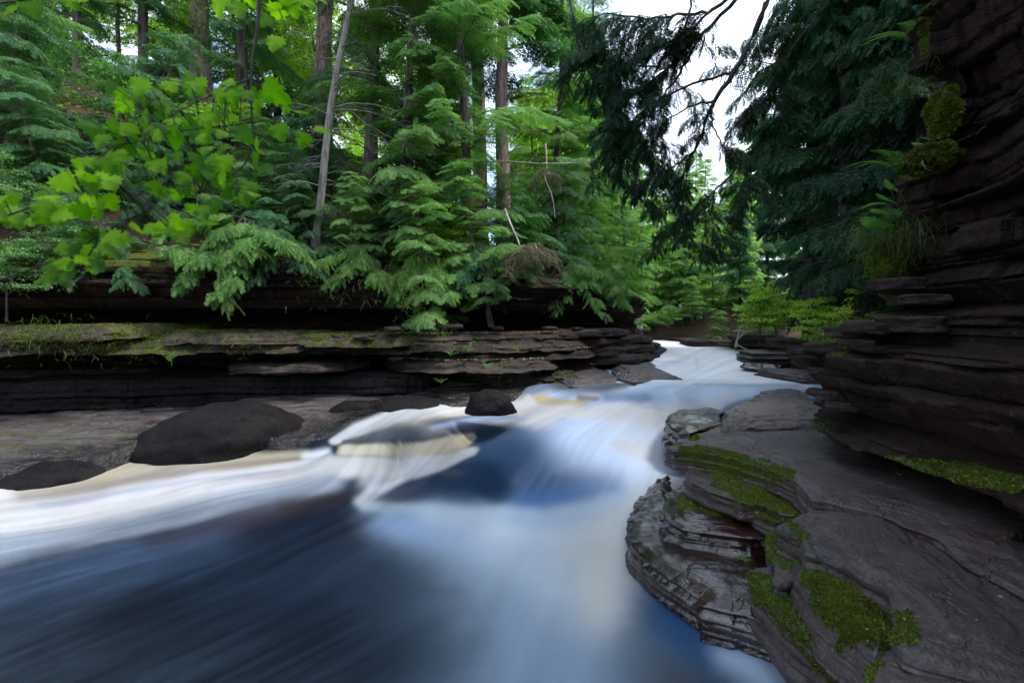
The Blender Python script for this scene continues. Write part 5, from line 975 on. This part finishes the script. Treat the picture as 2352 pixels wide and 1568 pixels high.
leafplant(2055, 470, 3.9, [(2010, 510, 66, 160), (2035, 455, 50, 200), (2020, 485, 44, 170), (2048, 490, 40, 120), (2045, 425, 40, 220)], "plant with broad pointed leaves hanging from the edge of the overhang", 521)
leafplant(2110, 325, 3.7, [(2125, 317, 26, 20), (2105, 330, 22, 160)], "tiny bright leaf plant on top of the moss cushion", 522)
def grass(px, py, y, n, L, w_, label, seed, dirx=(-1, -.4), mat='grass', cat="grass tuft", spread=.12):
    rng = np.random.default_rng(seed); root = empty("grass_tuft", D(px, py, y)); tag(root, label, cat); g = Geo()
    for k in range(n):
        a = math.atan2(dirx[1], dirx[0]) + rng.normal(0, .7); P = limb_line(rng.normal(0, spread, 3) * [1, 1, .7], a, L * (.5 + .7 * rng.random()), 1.0 * rng.random() + .1, -1.1 * rng.random() - .3, rng, 8, .03); P[:, 2] += 0; sd = np.array([-math.sin(a), math.cos(a), 0]) * w_
        ww = np.linspace(1, .15, 8)[:, None]; V = np.concatenate([P - sd * ww, P + sd * ww]); g.add(V, f4=[(i, i + 1, i + 9, i + 8) for i in range(7)], a=rng.random())
    g.build("blades", M[mat], root, False); return root
grass(2052, 545, 3.95, 260, .5, .0022, "long arching grass spilling from the mossy edge of the overhang", 531)
grass(2045, 590, 4.0, 180, .4, .0022, "grass tuft over the moss ball under the overhang edge", 532)
grass(2075, 200, 4.2, 120, .45, .002, "thin grass hanging beside the jutting stone", 533)
grass(940, 672, 8.1, 220, .4, .004, "pale dry grass hanging over the cliff edge below the drooping hemlock", 534, (0, -1), spread=.35)
grass(760, 650, 8.2, 140, .3, .004, "dry grass over the cliff edge beside the trailing cedar", 535, (0, -1), spread=.3)
grass(1875, 978, 4.0, 90, .07, .002, "little green tuft on the ledge under the overhang", 536, (0, -1), spread=.05)
def moss_lump(px, py, y, size, label, seed):
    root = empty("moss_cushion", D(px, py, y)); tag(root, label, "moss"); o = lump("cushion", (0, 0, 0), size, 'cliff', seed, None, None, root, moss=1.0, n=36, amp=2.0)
    V = np.array([v.co[:] for v in o.data.vertices]); m = 72; i = np.arange(35)[:, None] * m; j = np.arange(m)[None]; q = np.stack([i + j, i + m + j, i + m + (j + 1) % m, i + (j + 1) % m], -1).reshape(-1, 4)
    o.data.attributes["moss"].data.foreach_set("value", np.full(len(V), 1.2, np.float32)); moss_tufts(root, V, q, np.ones(len(V)), seed, size=.03, dens=60000, thr=.2)
moss_lump(2030, 600, 4.05, (.09, .12, .13), "hanging ball of yellow green moss below the edge of the overhang", 541)
moss_lump(2130, 366, 3.78, (.15, .16, .08), "bright green moss cushion on the shoulder of the overhang", 542)
moss_lump(2165, 262, 4.0, (.055, .12, .17), "tall yellow green moss hanging under the jutting stone", 543)
for i, (px, py, y, n, L) in enumerate([(40, 778, 7.0, 200, .3), (120, 775, 7.1, 220, .34), (200, 782, 7.1, 120, .24), (330, 785, 7.2, 110, .2), (560, 790, 7.4, 90, .16), (1010, 770, 8.0, 120, .16), (1150, 845, 7.9, 80, .12)]):
    grass(px, py, y, n, L, .003, ["long mossy grass hanging over the shaded ledge at the edge of the photo", "thickest tuft of grass hanging from the shaded mossy ledge", "short grass tuft next to the thickest hanging tuft", "small grass tuft on the dark mossy ledge", "tiny grass tuft under the trailing cedar", "green grass tuft among the pink leaves on the ledge", "small green tuft on the low banded ledges"][i], 550 + i, (0.1, -1), spread=.2 if i < 4 else .12, mat='moss' if i < 5 else 'grass')
rs = np.random.default_rng(21)
for i in range(26):
    px = rs.uniform(780, 1420); yl = np.interp(px, [780, 1040, 1280, 1420], [8.0, 8.4, 9.2, 11.0]); py = rs.choice([752, 775, 800, 822, 845]) + rs.uniform(-5, 5); s = rs.uniform(.05, .17); c = D(px, py, yl)
    lump("loose_stone", c, (s * 1.5, s, s * .32), 'ledge', 800 + i, "flat broken stone lying on the stepped ledges near the bend", "stone", group="loose stones on the ledges", rot=rs.random() * 3, flat=.8, n=16, moss=.5)
for i, (px, py, y, s) in enumerate([(2010, 752, 3.9, .2), (1950, 762, 4.1, .16), (2090, 745, 3.5, .2), (1900, 800, 4.3, .17), (1860, 812, 4.4, .13), (1980, 790, 4.0, .15), (1890, 850, 4.4, .12), (1905, 905, 4.3, .14), (1935, 930, 4.15, .13), (2060, 655, 3.75, .16), (2110, 690, 3.6, .14)]):
    lump("cliff_stone", D(px, py, y), (s * 1.2, s, s * .3), 'ledge', 840 + i, "thin worn stone sticking out of the corner of the overhanging cliff", "stone", group="thin stones at the cliff corner", rot=.9 + rs.normal(0, .3), flat=.75, n=30, layered=.05)
# ------------------------------------------------------------------ things on the slabs
g = Geo(); g.scatter(MAPLE[0], MAPLE[1], [W(1327 + .4358 * 845, 885.3 + .4358 * 890, .30)], [[1, .15, .0]], [[0, -.35, 1]], [.13], [.9]); tag(g.build("fallen_leaf", M['fern'], None, False), "single bright green leaf lying on the wet brown shelf", "leaf")
g = Geo(); g.scatter(LEAF[0], LEAF[1], [W(1327 + .4358 * 1005, 885.3 + .4358 * 668, .5)], [[1, 0, .1]], [[0, -.3, 1]], [.05], [.9]); tag(g.build("fallen_leaf", M['litter'], None, False), "small orange red leaf in the mossy gap between slabs", "leaf")
g = Geo(); g.scatter(LEAF[0], LEAF[1], [W(1327 + .4358 * 600, 885.3 + .4358 * 752, .30)], [[1, 0, .05]], [[0, -.2, 1]], [.06], [.6]); tag(g.build("fallen_leaf", M['litter'], None, False), "rusty leaf on the wet shelf below the dark layers", "leaf")
rl = np.random.default_rng(66); g = Geo()
for P_ in LITP:
    k = rl.choice(len(P_), min(len(P_), 130)); p = P_[k] + np.c_[rl.normal(0, .02, (len(k), 2)), np.full(len(k), .006)]
    a = rl.random(len(k)) * 6.28; g.scatter(LEAF[0], LEAF[1], p, np.c_[np.cos(a), np.sin(a), rl.normal(0, .1, len(k))], np.array([0, 0, 1.]) + rl.normal(0, .25, (len(k), 3)), .006 + .016 * rl.random(len(k)) ** 2.5, rl.random(len(k)))
tag(g.build("leaf_litter", M['litter'], None, False), "tiny fallen leaves and needles scattered over the slabs", kind="stuff")
# ------------------------------------------------------------------ far bank rocks
for i, (px, py, y, sx, sz, mat, lab) in enumerate([(1640, 788, 14.5, .9, .26, 'ledge', "long low layered rock on the far bank behind the white rapids"), (1830, 790, 11.0, .75, .34, 'ledge', "red brown rock block below the lime green bush"), (1705, 836, 11.2, .45, .17, 'mound', "dark wet rock standing in the far rapids"), (1790, 812, 10.6, .8, .12, 'shelf', "flat grey rock between the rapids and the rock block"), (1765, 838, 9.9, .5, .11, 'wet', "jagged wet rocks at the foot of the far rapids"),
        (1830, 858, 8.9, .55, .12, 'shelf', "low striped rock beside the calm run of water"), (1880, 812, 9.3, .5, .25, 'ledge', "layered rock partly hidden by the cliff corner"), (1740, 776, 13.2, .7, .22, 'ledge', "brown rock under the forked driftwood"), (1590, 782, 16.5, .9, .2, 'ledge', "low rock shelf where the far river disappears")]):
    c = D(px, py, y); lump("bank_rock", (c[0], c[1], c[2] - sz * .5), (sx, sx * .8, sz), mat, 600 + i, lab, "rock", n=44, flat=.75, layered=.12, moss=.3 if mat == 'ledge' else None, rot=i)
# ------------------------------------------------------------------ ground cover on the slope
def cover(name, n, xr, yr, tmpl, size, mat, label, seed, f=hill, zoff=.05, cond=None, up=.5):
    rng = np.random.default_rng(seed); X = rng.uniform(*xr, n); Y = rng.uniform(*yr, n); k = fbm(X * .8, Y * .8, seed=seed) > .46
    if cond is not None: k &= cond(X, Y)
    X, Y = X[k], Y[k]; Z = f(X, Y) + zoff + rng.random(len(X)) * .15; a = rng.random(len(X)) * 6.28; g = Geo()
    g.scatter(tmpl[0], tmpl[1], np.c_[X, Y, Z], np.c_[np.cos(a), np.sin(a), rng.uniform(min(-.1, up), max(-.1, up), len(X))], np.array([0, 0, 1]) + rng.normal(0, .4, (len(X), 3)), size * (.5 + rng.random(len(X))), rng.random(len(X)))
    o = g.build(name, M[mat], None, False); tag(o, label, kind="stuff")
cond = lambda X, Y: (pathdist(X, Y) > .15) & (pathdist(X, Y) < 9)
cover("undergrowth", 9000, (-16, 4), (7, 22), SPR_LO, .34, 'hem', "low green undergrowth on the slope", 701, cond=cond)
cover("ground_leaves", 9000, (-16, 4), (7, 20), LEAF, .12, 'lime', "small leafy plants on the slope", 702, cond=cond)
cover("undergrowth", 3000, (6.2, 22), (10, 30), SPR_LO, .5, 'hem2', "low green undergrowth on the far bank", 703, rbank)
cover("cliff_edge_growth", 5200, (-15, 4), (6.5, 14), SPR, .3, 'hem', "feathery growth along the cliff edge", 704, lambda X, Y: CT(X) - .15, cond=lambda X, Y: (pathdist(X, Y) > -.25) & (pathdist(X, Y) < .6), up=-.3)
cover("bank_growth", 5000, (3.5, 14), (16.6, 23), SPR, .5, 'hem2', "leafy growth at the far water's edge", 705, rbank, up=.6)
# unseen trees added over and behind the camera to block light
for i, (x, y, z, k, sc) in enumerate([(4.6, .5, 5.2, 'cedar', .9), (6.2, -3.0, 5.0, 'cedar', 1.0), (5.6, 3.2, 5.2, 'cedar', .8), (-7.5, -2.5, 1.0, 'hemB', 1.2), (-3.0, -5.5, .5, 'hemA', 1.1), (1.5, -5.0, .8, 'hemB', 1.2), (-11, 1.5, 1.5, 'hemA', 1.1)]):
    plant(k, (x, y, z), "unseen tree added to shade the camera side of the gorge", "added_shade_tree", group="added shade trees around the camera", rz=i * 1.3, sc=sc)
